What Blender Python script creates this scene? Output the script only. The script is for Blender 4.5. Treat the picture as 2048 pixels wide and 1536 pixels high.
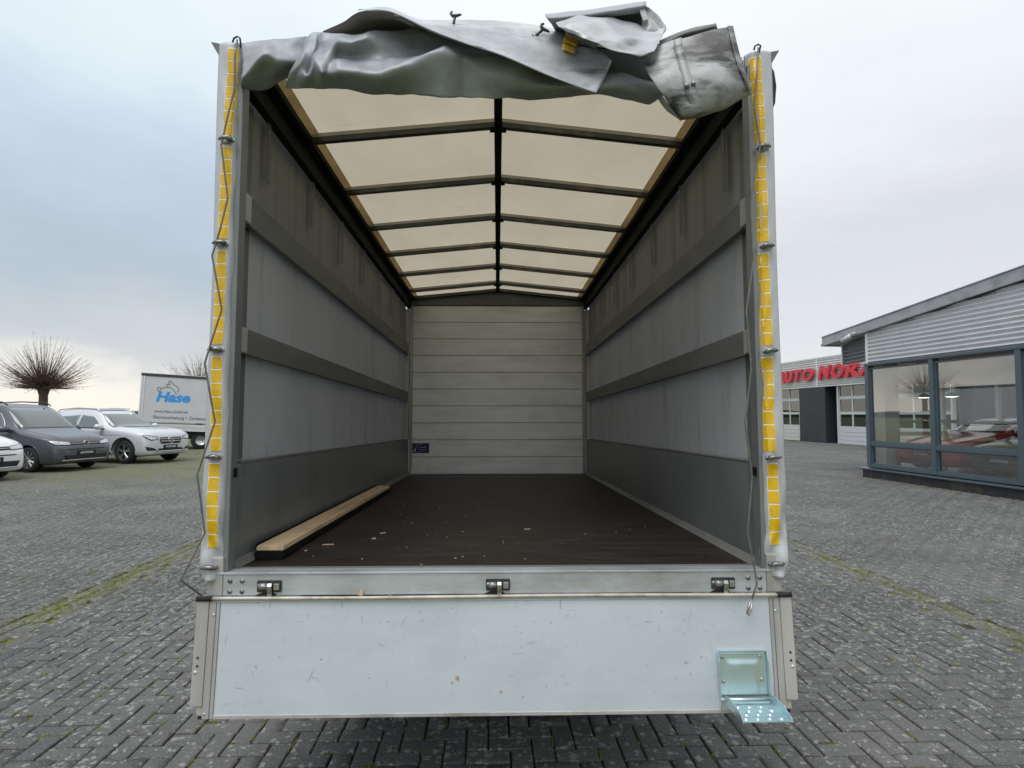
import bpy, bmesh, math, random
import numpy as np
from mathutils import Vector, Matrix, Euler
from mathutils.bvhtree import BVHTree

# ------------------------------------------------------------------ camera, sky, sun, exposure
SC = bpy.context.scene
for o in list(bpy.data.objects):
    bpy.data.objects.remove(o)
COL = SC.collection
CAM_H = 1.52
PITCH = math.atan(60.0 / 1200.0)
cd = bpy.data.cameras.new('camera')
cd.sensor_width = 36.0
cd.lens = 1200.0 / 2048.0 * 36.0
cd.clip_start = 0.05
cd.clip_end = 3000.0
cam = bpy.data.objects.new('camera', cd)
COL.objects.link(cam)
cam.location = (0, 0, CAM_H)
cam.rotation_euler = (math.pi / 2 + PITCH, 0, 0)
SC.camera = cam
SC.view_settings.view_transform = 'Standard'
SC.view_settings.look = 'None'
SC.view_settings.exposure = 0.42
SC.view_settings.gamma = 1.0
SC.view_settings.use_curve_mapping = False
SC.cycles.use_denoising = True
SC.cycles.max_bounces = 8
SC.cycles.transmission_bounces = 6
SC.cycles.transparent_max_bounces = 12
SC.cycles.sample_clamp_indirect = 6.0

SUN_EL, SUN_AZ = math.radians(58), math.radians(205)      # azimuth clockwise from +Y
w = bpy.data.worlds.new('World')
SC.world = w
w.use_nodes = True
wn, wl = w.node_tree.nodes, w.node_tree.links
wn.clear()


def N(t, nodes, **kw):
    n = nodes.new(t)
    for k, v in kw.items():
        setattr(n, k, v)
    return n


def ramp(nodes, stops, interp='LINEAR'):
    r = nodes.new('ShaderNodeValToRGB')
    r.color_ramp.interpolation = interp
    e = r.color_ramp.elements
    while len(e) < len(stops):
        e.new(0.5)
    for el, (p, c) in zip(e, stops):
        el.position = p
        el.color = (c[0], c[1], c[2], 1) if hasattr(c, '__len__') else (c, c, c, 1)
    return r


out = N('ShaderNodeOutputWorld', wn)
bg = N('ShaderNodeBackground', wn)
tc = N('ShaderNodeTexCoord', wn)
sky = N('ShaderNodeTexSky', wn, sky_type='NISHITA', sun_disc=False)
sky.sun_elevation = SUN_EL
sky.sun_rotation = SUN_AZ
skys = N('ShaderNodeVectorMath', wn, operation='SCALE')
skys.inputs['Scale'].default_value = 0.11
wl.new(sky.outputs[0], skys.inputs[0])
sep = N('ShaderNodeSeparateXYZ', wn)
wl.new(tc.outputs['Generated'], sep.inputs[0])
# large slow cloud masses shift the elevation bands of the overcast a little
mp = N('ShaderNodeMapping', wn)
mp.inputs['Scale'].default_value = (1.0, 1.0, 2.6)
wl.new(tc.outputs['Generated'], mp.inputs[0])
nz = N('ShaderNodeTexNoise', wn)
nz.inputs['Scale'].default_value = 2.2
nz.inputs['Detail'].default_value = 5
nz.inputs['Roughness'].default_value = 0.6
wl.new(mp.outputs[0], nz.inputs['Vector'])
ad = N('ShaderNodeMath', wn, operation='MULTIPLY_ADD')
wl.new(nz.outputs['Fac'], ad.inputs[0])
ad.inputs[1].default_value = 0.30
sb = N('ShaderNodeMath', wn, operation='SUBTRACT')
wl.new(sep.outputs['Z'], sb.inputs[0])
sb.inputs[1].default_value = 0.15
wl.new(sb.outputs[0], ad.inputs[2])
rl = ramp(wn, [(0.0, (.82, .77, .69)), (0.035, (.76, .725, .665)), (0.085, (.50, .51, .52)), (0.2, (.38, .44, .49)),
               (0.34, (.46, .54, .63)), (0.47, (.64, .72, .76)), (0.62, (.77, .82, .84)), (1.0, (.86, .90, .93))])
rr = ramp(wn, [(0.0, (.74, .73, .73)), (0.1, (.60, .605, .62)), (0.22, (.58, .59, .61)), (0.36, (.70, .72, .73)),
               (0.55, (.79, .825, .825)), (1.0, (.86, .90, .93))])
wl.new(ad.outputs[0], rl.inputs[0])
wl.new(ad.outputs[0], rr.inputs[0])
mr = N('ShaderNodeMapRange', wn)
mr.interpolation_type = 'SMOOTHSTEP'
mr.inputs['From Min'].default_value = -0.45
mr.inputs['From Max'].default_value = 0.15
wl.new(sep.outputs['X'], mr.inputs[0])
mx = N('ShaderNodeMix', wn, data_type='RGBA')
wl.new(mr.outputs[0], mx.inputs['Factor'])
wl.new(rl.outputs[0], mx.inputs['A'])
wl.new(rr.outputs[0], mx.inputs['B'])
mx2 = N('ShaderNodeMix', wn, data_type='RGBA')
mx2.inputs['Factor'].default_value = 0.88
wl.new(skys.outputs[0], mx2.inputs['A'])
wl.new(mx.outputs['Result'], mx2.inputs['B'])
wl.new(mx2.outputs['Result'], bg.inputs[0])
bg.inputs['Strength'].default_value = 1.0
wl.new(bg.outputs[0], out.inputs[0])

ld = bpy.data.lights.new('sun', 'SUN')
ld.energy = 1.25
ld.angle = math.radians(35)
ld.color = (1.0, 0.97, 0.93)
sun = bpy.data.objects.new('sun', ld)
COL.objects.link(sun)
sd = Vector((math.sin(SUN_AZ) * math.cos(SUN_EL), math.cos(SUN_AZ) * math.cos(SUN_EL), math.sin(SUN_EL)))
sun.rotation_euler = sd.to_track_quat('Z', 'Y').to_euler()
sun.location = sd * 30

random.seed(7)
RNG = np.random.default_rng(7)


# ------------------------------------------------------------------ materials
def mat(name, col, rough=.6, metal=0.0, var=.12, vs=5.0, bump=0.0, bs=90.0, grime=None, grime2=None, spec=.5,
        stretch=(1, 1, 1), trans=0.0, tcol=None, coat=0.0, speck=None):
    m = bpy.data.materials.new(name)
    m.use_nodes = True
    nt = m.node_tree
    nd, lk = nt.nodes, nt.links
    nd.clear()
    o = N('ShaderNodeOutputMaterial', nd)
    b = N('ShaderNodeBsdfPrincipled', nd)
    t = N('ShaderNodeTexCoord', nd)
    mpn = N('ShaderNodeMapping', nd)
    mpn.inputs['Scale'].default_value = stretch
    lk.new(t.outputs['Object'], mpn.inputs[0])
    n1 = N('ShaderNodeTexNoise', nd)
    n1.inputs['Scale'].default_value = vs
    n1.inputs['Detail'].default_value = 6
    lk.new(mpn.outputs[0], n1.inputs['Vector'])
    r = ramp(nd, [(.25, [c * (1 - var) for c in col]), (.75, [min(1, c * (1 + var)) for c in col])])
    lk.new(n1.outputs['Fac'], r.inputs[0])
    c = r.outputs[0]
    for g in (grime, grime2):
        if g:
            gc, gs, lo, hi, st = g
            mg = N('ShaderNodeMapping', nd)
            mg.inputs['Scale'].default_value = st
            mg.inputs['Location'].default_value = (3.1, 1.7, 5.3)
            lk.new(t.outputs['Object'], mg.inputs[0])
            n2 = N('ShaderNodeTexNoise', nd)
            n2.inputs['Scale'].default_value = gs
            n2.inputs['Detail'].default_value = 7
            n2.inputs['Roughness'].default_value = .62
            lk.new(mg.outputs[0], n2.inputs['Vector'])
            r2 = ramp(nd, [(lo, 0.0), (hi, 1.0)])
            lk.new(n2.outputs['Fac'], r2.inputs[0])
            x = N('ShaderNodeMix', nd, data_type='RGBA')
            lk.new(r2.outputs[0], x.inputs['Factor'])
            lk.new(c, x.inputs['A'])
            x.inputs['B'].default_value = (*gc, 1)
            c = x.outputs['Result']
    if speck:
        sc_, ss, th = speck
        v = N('ShaderNodeTexVoronoi', nd)
        v.inputs['Scale'].default_value = ss
        lk.new(t.outputs['Object'], v.inputs['Vector'])
        r3 = ramp(nd, [(th * .6, 1.0), (th, 0.0)])
        lk.new(v.outputs['Distance'], r3.inputs[0])
        x = N('ShaderNodeMix', nd, data_type='RGBA')
        lk.new(r3.outputs[0], x.inputs['Factor'])
        lk.new(c, x.inputs['A'])
        x.inputs['B'].default_value = (*sc_, 1)
        c = x.outputs['Result']
    lk.new(c, b.inputs['Base Color'])
    b.inputs['Roughness'].default_value = rough
    b.inputs['Metallic'].default_value = metal
    b.inputs['Specular IOR Level'].default_value = spec
    b.inputs['Coat Weight'].default_value = coat
    b.inputs['Coat Roughness'].default_value = .08
    if bump:
        n3 = N('ShaderNodeTexNoise', nd)
        n3.inputs['Scale'].default_value = bs
        n3.inputs['Detail'].default_value = 4
        lk.new(mpn.outputs[0], n3.inputs['Vector'])
        bm_ = N('ShaderNodeBump', nd)
        bm_.inputs['Strength'].default_value = bump
        bm_.inputs['Distance'].default_value = .004
        lk.new(n3.outputs['Fac'], bm_.inputs['Height'])
        lk.new(bm_.outputs[0], b.inputs['Normal'])
    s = b.outputs[0]
    if trans:
        tr = N('ShaderNodeBsdfTranslucent', nd)
        if tcol:
            mt = N('ShaderNodeMix', nd, data_type='RGBA', blend_type='MULTIPLY')
            mt.inputs['Factor'].default_value = 1
            lk.new(c, mt.inputs['B'])
            mt.inputs['A'].default_value = (*[a / b_ for a, b_ in zip(tcol, col)], 1)
            lk.new(mt.outputs['Result'], tr.inputs['Color'])
        else:
            lk.new(c, tr.inputs['Color'])
        ms = N('ShaderNodeMixShader', nd)
        ms.inputs[0].default_value = trans
        lk.new(b.outputs[0], ms.inputs[1])
        lk.new(tr.outputs[0], ms.inputs[2])
        s = ms.outputs[0]
    lk.new(s, o.inputs[0])
    return m


def glass(name, tint=(.82, .88, .87), ior=.1):
    m = bpy.data.materials.new(name)
    m.use_nodes = True
    nd, lk = m.node_tree.nodes, m.node_tree.links
    nd.clear()
    o = N('ShaderNodeOutputMaterial', nd)
    tr = N('ShaderNodeBsdfTransparent', nd)
    tr.inputs[0].default_value = (*tint, 1)
    gl = N('ShaderNodeBsdfGlossy', nd)
    gl.inputs['Roughness'].default_value = .01
    lw = N('ShaderNodeLayerWeight', nd)
    pw = N('ShaderNodeMath', nd, operation='POWER')
    lk.new(lw.outputs['Facing'], pw.inputs[0])
    pw.inputs[1].default_value = 3.0
    f = N('ShaderNodeMath', nd, operation='MULTIPLY_ADD')
    lk.new(pw.outputs[0], f.inputs[0])
    f.inputs[1].default_value = 1 - ior
    f.inputs[2].default_value = ior
    ms = N('ShaderNodeMixShader', nd)
    lk.new(f.outputs[0], ms.inputs[0])
    lk.new(tr.outputs[0], ms.inputs[1])
    lk.new(gl.outputs[0], ms.inputs[2])
    lk.new(ms.outputs[0], o.inputs[0])
    return m


def emit(name, col, s):
    m = bpy.data.materials.new(name)
    m.use_nodes = True
    nd, lk = m.node_tree.nodes, m.node_tree.links
    nd.clear()
    o = N('ShaderNodeOutputMaterial', nd)
    e = N('ShaderNodeEmission', nd)
    e.inputs[0].default_value = (*col, 1)
    e.inputs[1].default_value = s
    lk.new(e.outputs[0], o.inputs[0])
    return m


# ------------------------------------------------------------------ mesh helpers
class MB:
    def __init__(s):
        s.v, s.f = [], []

    def add(s, vs, fs):
        k = len(s.v)
        s.v += [tuple(p) for p in vs]
        s.f += [tuple(i + k for i in f) for f in fs]
        return s

    def box(s, x0, x1, y0, y1, z0, z1, M=None):
        p = [(x, y, z) for z in (z0, z1) for y in (y0, y1) for x in (x0, x1)]
        if M is not None:
            p = [M @ Vector(q) for q in p]
        return s.add(p, [(0, 2, 3, 1), (4, 5, 7, 6), (0, 1, 5, 4), (2, 6, 7, 3), (0, 4, 6, 2), (1, 3, 7, 5)])

    def prism(s, poly, vec, cap=True):
        n = len(poly)
        v = Vector(vec)
        p = [Vector(q) for q in poly]
        fs = [(i, (i + 1) % n, n + (i + 1) % n, n + i) for i in range(n)]
        if cap:
            fs += [tuple(range(n))[::-1], tuple(range(n, 2 * n))]
        return s.add(p + [q + v for q in p], fs)

    def tube(s, path, r, n=8, cap=True):
        pts = [Vector(p) for p in path]
        rs = r if hasattr(r, '__len__') else [r] * len(pts)
        rings = []
        up = Vector((0, 0, 1))
        prev = None
        for i, p in enumerate(pts):
            d = (pts[min(i + 1, len(pts) - 1)] - pts[max(i - 1, 0)])
            if d.length < 1e-9:
                d = Vector((0, 0, 1))
            d.normalize()
            if prev is None:
                a = d.cross(up)
                if a.length < .05:
                    a = d.cross(Vector((1, 0, 0)))
            else:
                a = prev - d * prev.dot(d)
                if a.length < 1e-6:
                    a = d.cross(up)
            a.normalize()
            prev = a
            b = d.cross(a)
            rings.append([p + (a * math.cos(2 * math.pi * k / n) + b * math.sin(2 * math.pi * k / n)) * rs[i] for k in range(n)])
        vs = [q for ring in rings for q in ring]
        fs = []
        for i in range(len(pts) - 1):
            for k in range(n):
                fs.append((i * n + k, i * n + (k + 1) % n, (i + 1) * n + (k + 1) % n, (i + 1) * n + k))
        if cap:
            fs.append(tuple(range(n))[::-1])
            fs.append(tuple((len(pts) - 1) * n + k for k in range(n)))
        return s.add(vs, fs)

    def cyl(s, a, b, r, n=16, r2=None):
        return s.tube([a, b], [r, r if r2 is None else r2], n)

    def lathe(s, prof, axis='Y', c=(0, 0, 0), n=28):
        # profile of (radius, along)
        vs, fs = [], []
        m = len(prof)
        for k in range(n):
            t = 2 * math.pi * k / n
            for r, h in prof:
                if axis == 'Y':
                    vs.append((c[0] + r * math.cos(t), c[1] + h, c[2] + r * math.sin(t)))
                elif axis == 'X':
                    vs.append((c[0] + h, c[1] + r * math.cos(t), c[2] + r * math.sin(t)))
                else:
                    vs.append((c[0] + r * math.cos(t), c[1] + r * math.sin(t), c[2] + h))
        for k in range(n):
            for i in range(m - 1):
                a, b = k * m + i, ((k + 1) % n) * m + i
                fs.append((a, b, b + 1, a + 1))
        return s.add(vs, fs)

    def grid(s, P):
        nr, nc = len(P), len(P[0])
        return s.add([p for r in P for p in r],
                     [(i * nc + j, i * nc + j + 1, (i + 1) * nc + j + 1, (i + 1) * nc + j)
                      for i in range(nr - 1) for j in range(nc - 1)])

    def build(s, name, material, parent=None, smooth=False, bevel=0.0, seg=2, solid=0.0, loc=None):
        me = bpy.data.meshes.new(name)
        me.from_pydata([tuple(p) for p in s.v], [], s.f)
        me.validate()
        bm = bmesh.new()
        bm.from_mesh(me)
        bmesh.ops.recalc_face_normals(bm, faces=bm.faces)
        bm.to_mesh(me)
        bm.free()
        if material:
            me.materials.append(material)
        o = bpy.data.objects.new(name, me)
        COL.objects.link(o)
        if parent:
            o.parent = parent
        if loc is not None:
            o.location = loc
        if smooth:
            me.polygons.foreach_set('use_smooth', [True] * len(me.polygons))
        if solid:
            md = o.modifiers.new('thick', 'SOLIDIFY')
            md.thickness = solid
            md.offset = 0
        if bevel:
            md = o.modifiers.new('bevel', 'BEVEL')
            md.width = bevel
            md.segments = seg
            md.limit_method = 'ANGLE'
            md.angle_limit = math.radians(40)
        return o


def tag(o, label=None, cat=None, group=None, kind=None):
    if label:
        o['label'] = label
    if cat:
        o['category'] = cat
    if group:
        o['group'] = group
    if kind:
        o['kind'] = kind
    return o


def empty(name, loc, rot=(0, 0, 0)):
    o = bpy.data.objects.new(name, None)
    o.empty_display_size = .2
    COL.objects.link(o)
    o.location = loc
    o.rotation_euler = rot
    return o


def catmull(pts, sub):
    """open Catmull-Rom through rows of equal-length arrays"""
    P = np.array(pts, float)
    n = len(P)
    res = []
    for i in range(n - 1):
        p0 = P[i - 1] if i > 0 else 2 * P[0] - P[1]
        p1, p2 = P[i], P[i + 1]
        p3 = P[i + 2] if i + 2 < n else 2 * P[-1] - P[-2]
        for k in range(sub):
            t = k / sub
            res.append(.5 * ((2 * p1) + (-p0 + p2) * t + (2 * p0 - 5 * p1 + 4 * p2 - p3) * t * t + (-p0 + 3 * p1 - 3 * p2 + p3) * t ** 3))
    res.append(P[-1])
    return np.array(res)


def text_mesh(s, height, width=None, depth=.004, shear=0.0, bold=0.0, font_space=1.0):
    """mesh of a word lying in XY, left-bottom at 0,0; cap height = height"""
    cu = bpy.data.curves.new('t', 'FONT')
    cu.body = s
    cu.size = 1.0
    cu.shear = shear
    cu.offset = bold
    cu.extrude = 0.0
    cu.space_character = font_space
    cu.resolution_u = 3
    o = bpy.data.objects.new('t', cu)
    COL.objects.link(o)
    bpy.context.view_layer.update()
    dg = bpy.context.evaluated_depsgraph_get()
    me = bpy.data.meshes.new_from_object(o.evaluated_get(dg))
    bpy.data.objects.remove(o)
    bpy.data.curves.remove(cu)
    co = np.array([v.co[:] for v in me.vertices])
    if len(co) == 0:
        return MB()
    fs = [tuple(p.vertices) for p in me.polygons]
    bpy.data.meshes.remove(me)
    mn, mxx = co.min(0), co.max(0)
    capz = .70
    k = height / capz
    kx = k if width is None else width / (mxx[0] - mn[0])
    co[:, 0] = (co[:, 0] - mn[0]) * kx
    co[:, 1] = co[:, 1] * k
    b = MB()
    n = len(co)
    top = [(p[0], p[1], depth) for p in co]
    bot = [(p[0], p[1], 0.0) for p in co]
    # boundary edges make the side walls
    cnt = {}
    for f in fs:
        for i in range(len(f)):
            e = (f[i], f[(i + 1) % len(f)])
            cnt[e] = 1
    side = [(a, b_, b_ + n, a + n) for (a, b_) in cnt if (b_, a) not in cnt]
    b.add(bot + top, [tuple(i + n for i in f) for f in fs] + side)
    return b


def xf(mb, M):
    mb.v = [tuple(M @ Vector(p)) for p in mb.v]
    return mb

# ------------------------------------------------------------------ ground: block paving in herringbone
PAVE_YAW = math.radians(2.2)
CP, SP = math.cos(PAVE_YAW), math.sin(PAVE_YAW)
SEAMS = (-3.36, 3.56)


def paver_mat(name, use_attr):
    m = bpy.data.materials.new(name)
    m.use_nodes = True
    nd, lk = m.node_tree.nodes, m.node_tree.links
    nd.clear()
    o = N('ShaderNodeOutputMaterial', nd)
    b = N('ShaderNodeBsdfPrincipled', nd)
    g = N('ShaderNodeNewGeometry', nd)
    pos = g.outputs['Position']

    def noise(s, d=5, rough=.55):
        n = N('ShaderNodeTexNoise', nd)
        n.inputs['Scale'].default_value = s
        n.inputs['Detail'].default_value = d
        n.inputs['Roughness'].default_value = rough
        lk.new(pos, n.inputs['Vector'])
        return n.outputs['Fac']

    def mix(fac, a, bb):
        x = N('ShaderNodeMix', nd, data_type='RGBA')
        lk.new(fac, x.inputs['Factor'])
        for s, v in (('A', a), ('B', bb)):
            if hasattr(v, '__len__'):
                x.inputs[s].default_value = (*v, 1)
            else:
                lk.new(v, x.inputs[s])
        return x.outputs['Result']

    def rmp(v, stops):
        r = ramp(nd, stops)
        lk.new(v, r.inputs[0])
        return r.outputs[0]

    def math_(op, a, bb):
        x = N('ShaderNodeMath', nd, operation=op)
        for i, v in enumerate((a, bb)):
            if isinstance(v, (int, float)):
                x.inputs[i].default_value = v
            else:
                lk.new(v, x.inputs[i])
        return x.outputs[0]
    if use_attr:
        at = N('ShaderNodeAttribute', nd, attribute_name='tone')
        tone = at.outputs['Fac']
    else:
        oi = N('ShaderNodeObjectInfo', nd)
        tone = oi.outputs['Random']
    base = rmp(noise(95, 5, .75), [(.34, (.062, .063, .064)), (.52, (.105, .106, .105)), (.70, (.20, .20, .195))])
    tn = rmp(tone, [(0, (.86, .86, .87)), (1, (1.12, 1.115, 1.10))])
    mu = N('ShaderNodeMix', nd, data_type='RGBA', blend_type='MULTIPLY')
    mu.inputs['Factor'].default_value = 1
    lk.new(base, mu.inputs['A'])
    lk.new(tn, mu.inputs['B'])
    c = mu.outputs['Result']
    # broad weathering
    c = mix(rmp(noise(.8, 4), [(.45, 0.0), (.75, .45)]), c, (.22, .22, .21))
    # pale lichen spots of irregular size
    vo = N('ShaderNodeTexVoronoi', nd)
    vo.inputs['Scale'].default_value = 34
    wv = N('ShaderNodeVectorMath', nd, operation='MULTIPLY_ADD')
    nv = N('ShaderNodeTexNoise', nd)
    nv.inputs['Scale'].default_value = 45
    lk.new(pos, nv.inputs['Vector'])
    lk.new(nv.outputs['Color'], wv.inputs[0])
    wv.inputs[1].default_value = (.045, .045, .045)
    lk.new(pos, wv.inputs[2])
    lk.new(wv.outputs[0], vo.inputs['Vector'])
    sepc = N('ShaderNodeSeparateColor', nd)
    lk.new(vo.outputs['Color'], sepc.inputs[0])
    rad = math_('MULTIPLY', math_('MULTIPLY', sepc.outputs[0], sepc.outputs[0]), .62)
    dens = rmp(noise(.55, 3), [(.30, .75), (.62, 1.25)])
    rad = math_('MULTIPLY', rad, dens)
    spot = math_('MULTIPLY', math_('SUBTRACT', rad, vo.outputs['Distance']), 14)
    spot = rmp(spot, [(0, 0.0), (1, .62)])
    c = mix(spot, c, (.36, .36, .335))
    c = mix(rmp(noise(38, 6, .8), [(.54, 0.0), (.68, .5)]), c, (.26, .26, .245))
    # moss: green film near the seams, in the car park and by the plinth
    sx = N('ShaderNodeSeparateXYZ', nd)
    lk.new(pos, sx.inputs[0])
    u = math_('ADD', math_('MULTIPLY', sx.outputs[0], CP), math_('MULTIPLY', sx.outputs[1], SP))
    v = math_('ADD', math_('MULTIPLY', sx.outputs[0], -SP), math_('MULTIPLY', sx.outputs[1], CP))
    ms = None
    for s0 in SEAMS:
        d = math_('ABSOLUTE', math_('SUBTRACT', u, s0), 0)
        k = rmp(d, [(0.02, .75 if s0 < 0 else .4), (.28 if s0 < 0 else .14, 0.0)])
        ms = k if ms is None else math_('MAXIMUM', ms, k)
    park = math_('MULTIPLY', rmp(math_('MULTIPLY', math_('ADD', u, 25), .045), [(.85, 1.0), (1.0, 0.0)]),
                 rmp(math_('MULTIPLY', v, .05), [(.56, 0.0), (.80, 1.0)]))
    ms = math_('MAXIMUM', ms, math_('MULTIPLY', park, 1.0))
    fm = math_('MULTIPLY', ms, rmp(noise(2.2, 5), [(.33, .15), (.62, 1.0)]))
    fm = math_('MULTIPLY', fm, rmp(noise(40, 3), [(.35, .45), (.6, 1.0)]))
    c = mix(fm, c, (.15, .16, .055))
    lk.new(c, b.inputs['Base Color'])
    b.inputs['Roughness'].default_value = .82
    b.inputs['Specular IOR Level'].default_value = .35
    bp = N('ShaderNodeBump', nd)
    bp.inputs['Strength'].default_value = .5
    bp.inputs['Distance'].default_value = .003
    lk.new(noise(190, 4, .7), bp.inputs['Height'])
    lk.new(bp.outputs[0], b.inputs['Normal'])
    lk.new(b.outputs[0], o.inputs[0])
    return m


M_PAVE = paver_mat('paver_concrete', False)
M_PAVE_FAR = paver_mat('paver_concrete_joined', True)
M_JOINT = mat('joint_moss_and_sand', (.022, .022, .014), .95, var=.4, vs=3, bump=.6, bs=160,
              grime=((.13, .135, .024), 1.1, .36, .52, (1, 1, 1)))
M_FIELD = mat('far_ground', (.13, .135, .11), .9, var=.2, vs=.3, grime=((.09, .12, .04), .05, .42, .55, (1, 1, 1)))

g = MB().grid([[(-900, -600, -.030), (900, -600, -.030)], [(-900, 1500, -.030), (900, 1500, -.030)]])
tag(g.build('ground', M_FIELD), kind='structure')
pavement = tag(MB().grid([[(-34, -4, -.014), (26, -4, -.014)], [(-34, 44, -.014), (26, 44, -.014)]]).build('pavement', M_JOINT), kind='structure')


def to_px(x, y, z):
    """image position at 2048 px width, only used to decide which pavers show largest"""
    d = y * math.cos(PITCH) + (z - CAM_H) * math.sin(PITCH)
    h = -y * math.sin(PITCH) + (z - CAM_H) * math.cos(PITCH)
    return 1024 + 1200 * x / d, 768 - 1200 * h / d, d


cells = []
U = .1
for i in range(-330, 250):
    for j in range(4, 330):
        k = (i - j) % 4
        if k == 0:
            uu, vv, hor = (i + 1) * U, (j + .5) * U, 1
        elif k == 3:
            uu, vv, hor = (i + .5) * U, (j + 1) * U, 0
        else:
            continue
        # the seams: a row of stretcher blocks interrupts the bond
        if any(abs(uu - s) < .101 for s in SEAMS):
            continue
        x, y = uu * CP - vv * SP, uu * SP + vv * CP
        if y < 1.6 or abs(x) > .98 * y + 2.2:
            continue
        if x > 8.6 + .115 * (14.3 - y) and y < 14.6:
            continue
        if x < -3.5 and y > 31:
            continue
        cells.append((x, y, hor))
for s in SEAMS:
    for j in range(4, 155):
        vv = (j + .5) * .2
        x, y = s * CP - vv * SP, s * SP + vv * CP
        if y > 1.6:
            for du in (-.05, .05):
                cells.append((x + du * CP, y + du * SP, 0))
big = []
for n, (x, y, hor) in enumerate(cells):
    px, py, d = to_px(x, y, 0)
    if 15 < px < 2033 and py < 1525 and not (385 < px < 1590 and py < 1440) and not (405 < px < 1570):
        big.append((d, n))
    elif 405 <= px <= 1570 and 1445 < py < 1530:
        big.append((d, n))
big.sort()
near = set(n for d, n in big[:300])


def paver_mesh(name, seed):
    rs = random.Random(seed)
    a, b_, c = .0962, .0462, .0055
    vs = [(-a, -b_, -.03), (a, -b_, -.03), (a, b_, -.03), (-a, b_, -.03),
          (-a, -b_, -.005), (a, -b_, -.005), (a, b_, -.005), (-a, b_, -.005)]
    vs += [(sx * (a - c), sy * (b_ - c), rs.uniform(-.0008, .0008)) for sx, sy in ((-1, -1), (1, -1), (1, 1), (-1, 1))]
    fs = []
    for l in (0, 4):
        fs += [(l + i, l + (i + 1) % 4, l + 4 + (i + 1) % 4, l + 4 + i) for i in range(4)]
    fs.append((8, 9, 10, 11))
    me = bpy.data.meshes.new(name)
    me.from_pydata(vs, [], fs)
    me.materials.append(M_PAVE)
    return me


PM = [paver_mesh('paver', 50 + i) for i in range(6)]
for n in sorted(near):
    x, y, hor = cells[n]
    o = bpy.data.objects.new('paver', PM[n % 6])
    COL.objects.link(o)
    o.parent = pavement
    o.location = (x + random.uniform(-.001, .001), y + random.uniform(-.001, .001), random.uniform(-.003, .002))
    o.rotation_euler = (random.gauss(0, .006), random.gauss(0, .006), PAVE_YAW + (0 if hor else math.pi / 2) + random.gauss(0, .008))
rest = np.array([c for n, c in enumerate(cells) if n not in near])
K = len(rest)
a, b_, c = .0962, .0462, .0055
loc8 = np.array([(-a, -b_, -.013), (a, -b_, -.013), (a, b_, -.013), (-a, b_, -.013),
                 (-a + c, -b_ + c, 0), (a - c, -b_ + c, 0), (a - c, b_ - c, 0), (-a + c, b_ - c, 0)])
ang = PAVE_YAW + np.where(rest[:, 2] > .5, 0, math.pi / 2) + RNG.normal(0, .008, K)
ca, sa = np.cos(ang)[:, None], np.sin(ang)[:, None]
tx, ty = RNG.normal(0, .006, K)[:, None], RNG.normal(0, .006, K)[:, None]
X = rest[:, 0:1] + loc8[None, :, 0] * ca - loc8[None, :, 1] * sa
Y = rest[:, 1:2] + loc8[None, :, 0] * sa + loc8[None, :, 1] * ca
Z = loc8[None, :, 2] + RNG.uniform(-.003, .002, K)[:, None] + tx * loc8[None, :, 0] + ty * loc8[None, :, 1]
V = np.stack([X, Y, Z], -1).reshape(-1, 3)
F5 = np.array([(0, 1, 5, 4), (1, 2, 6, 5), (2, 3, 7, 6), (3, 0, 4, 7), (4, 5, 6, 7)])
F = (F5[None] + (np.arange(K) * 8)[:, None, None]).reshape(-1, 4)
me = bpy.data.meshes.new('paver_field')
me.vertices.add(len(V))
me.vertices.foreach_set('co', V.ravel())
me.loops.add(F.size)
me.loops.foreach_set('vertex_index', F.ravel().astype(np.int32))
me.polygons.add(len(F))
me.polygons.foreach_set('loop_start', np.arange(0, F.size, 4, dtype=np.int32))
me.polygons.foreach_set('loop_total', np.full(len(F), 4, dtype=np.int32))
me.update(calc_edges=True)
at = me.attributes.new('tone', 'FLOAT', 'FACE')
at.data.foreach_set('value', np.repeat(RNG.random(K), 5).astype(np.float32))
me.materials.append(M_PAVE_FAR)
pf = bpy.data.objects.new('paver_field', me)
COL.objects.link(pf)
pf.parent = pavement
pf['kind'] = 'stuff'

# moss cushions and tufts in the seams and in the joints nearby
M_MOSS = mat('moss', (.11, .125, .022), .95, var=.45, vs=12, bump=.8, bs=120)
mv, mf = [], []


def tuft(x, y, r, h):
    k = len(mv)
    n = 6
    p = random.uniform(0, 1)
    for ring, (rr, hh) in enumerate(((1, -.006), (.75, .7 * h), (.3, h))):
        for q in range(n):
            t = 2 * math.pi * (q + p) / n
            e = rr * r * random.uniform(.65, 1.2)
            mv.append((x + e * math.cos(t), y + e * math.sin(t), hh * random.uniform(.75, 1.2)))
    for ring in range(2):
        for q in range(n):
            mf.append((k + ring * n + q, k + ring * n + (q + 1) % n, k + (ring + 1) * n + (q + 1) % n, k + (ring + 1) * n + q))
    mf.append(tuple(k + 2 * n + q for q in range(n)))


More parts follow.
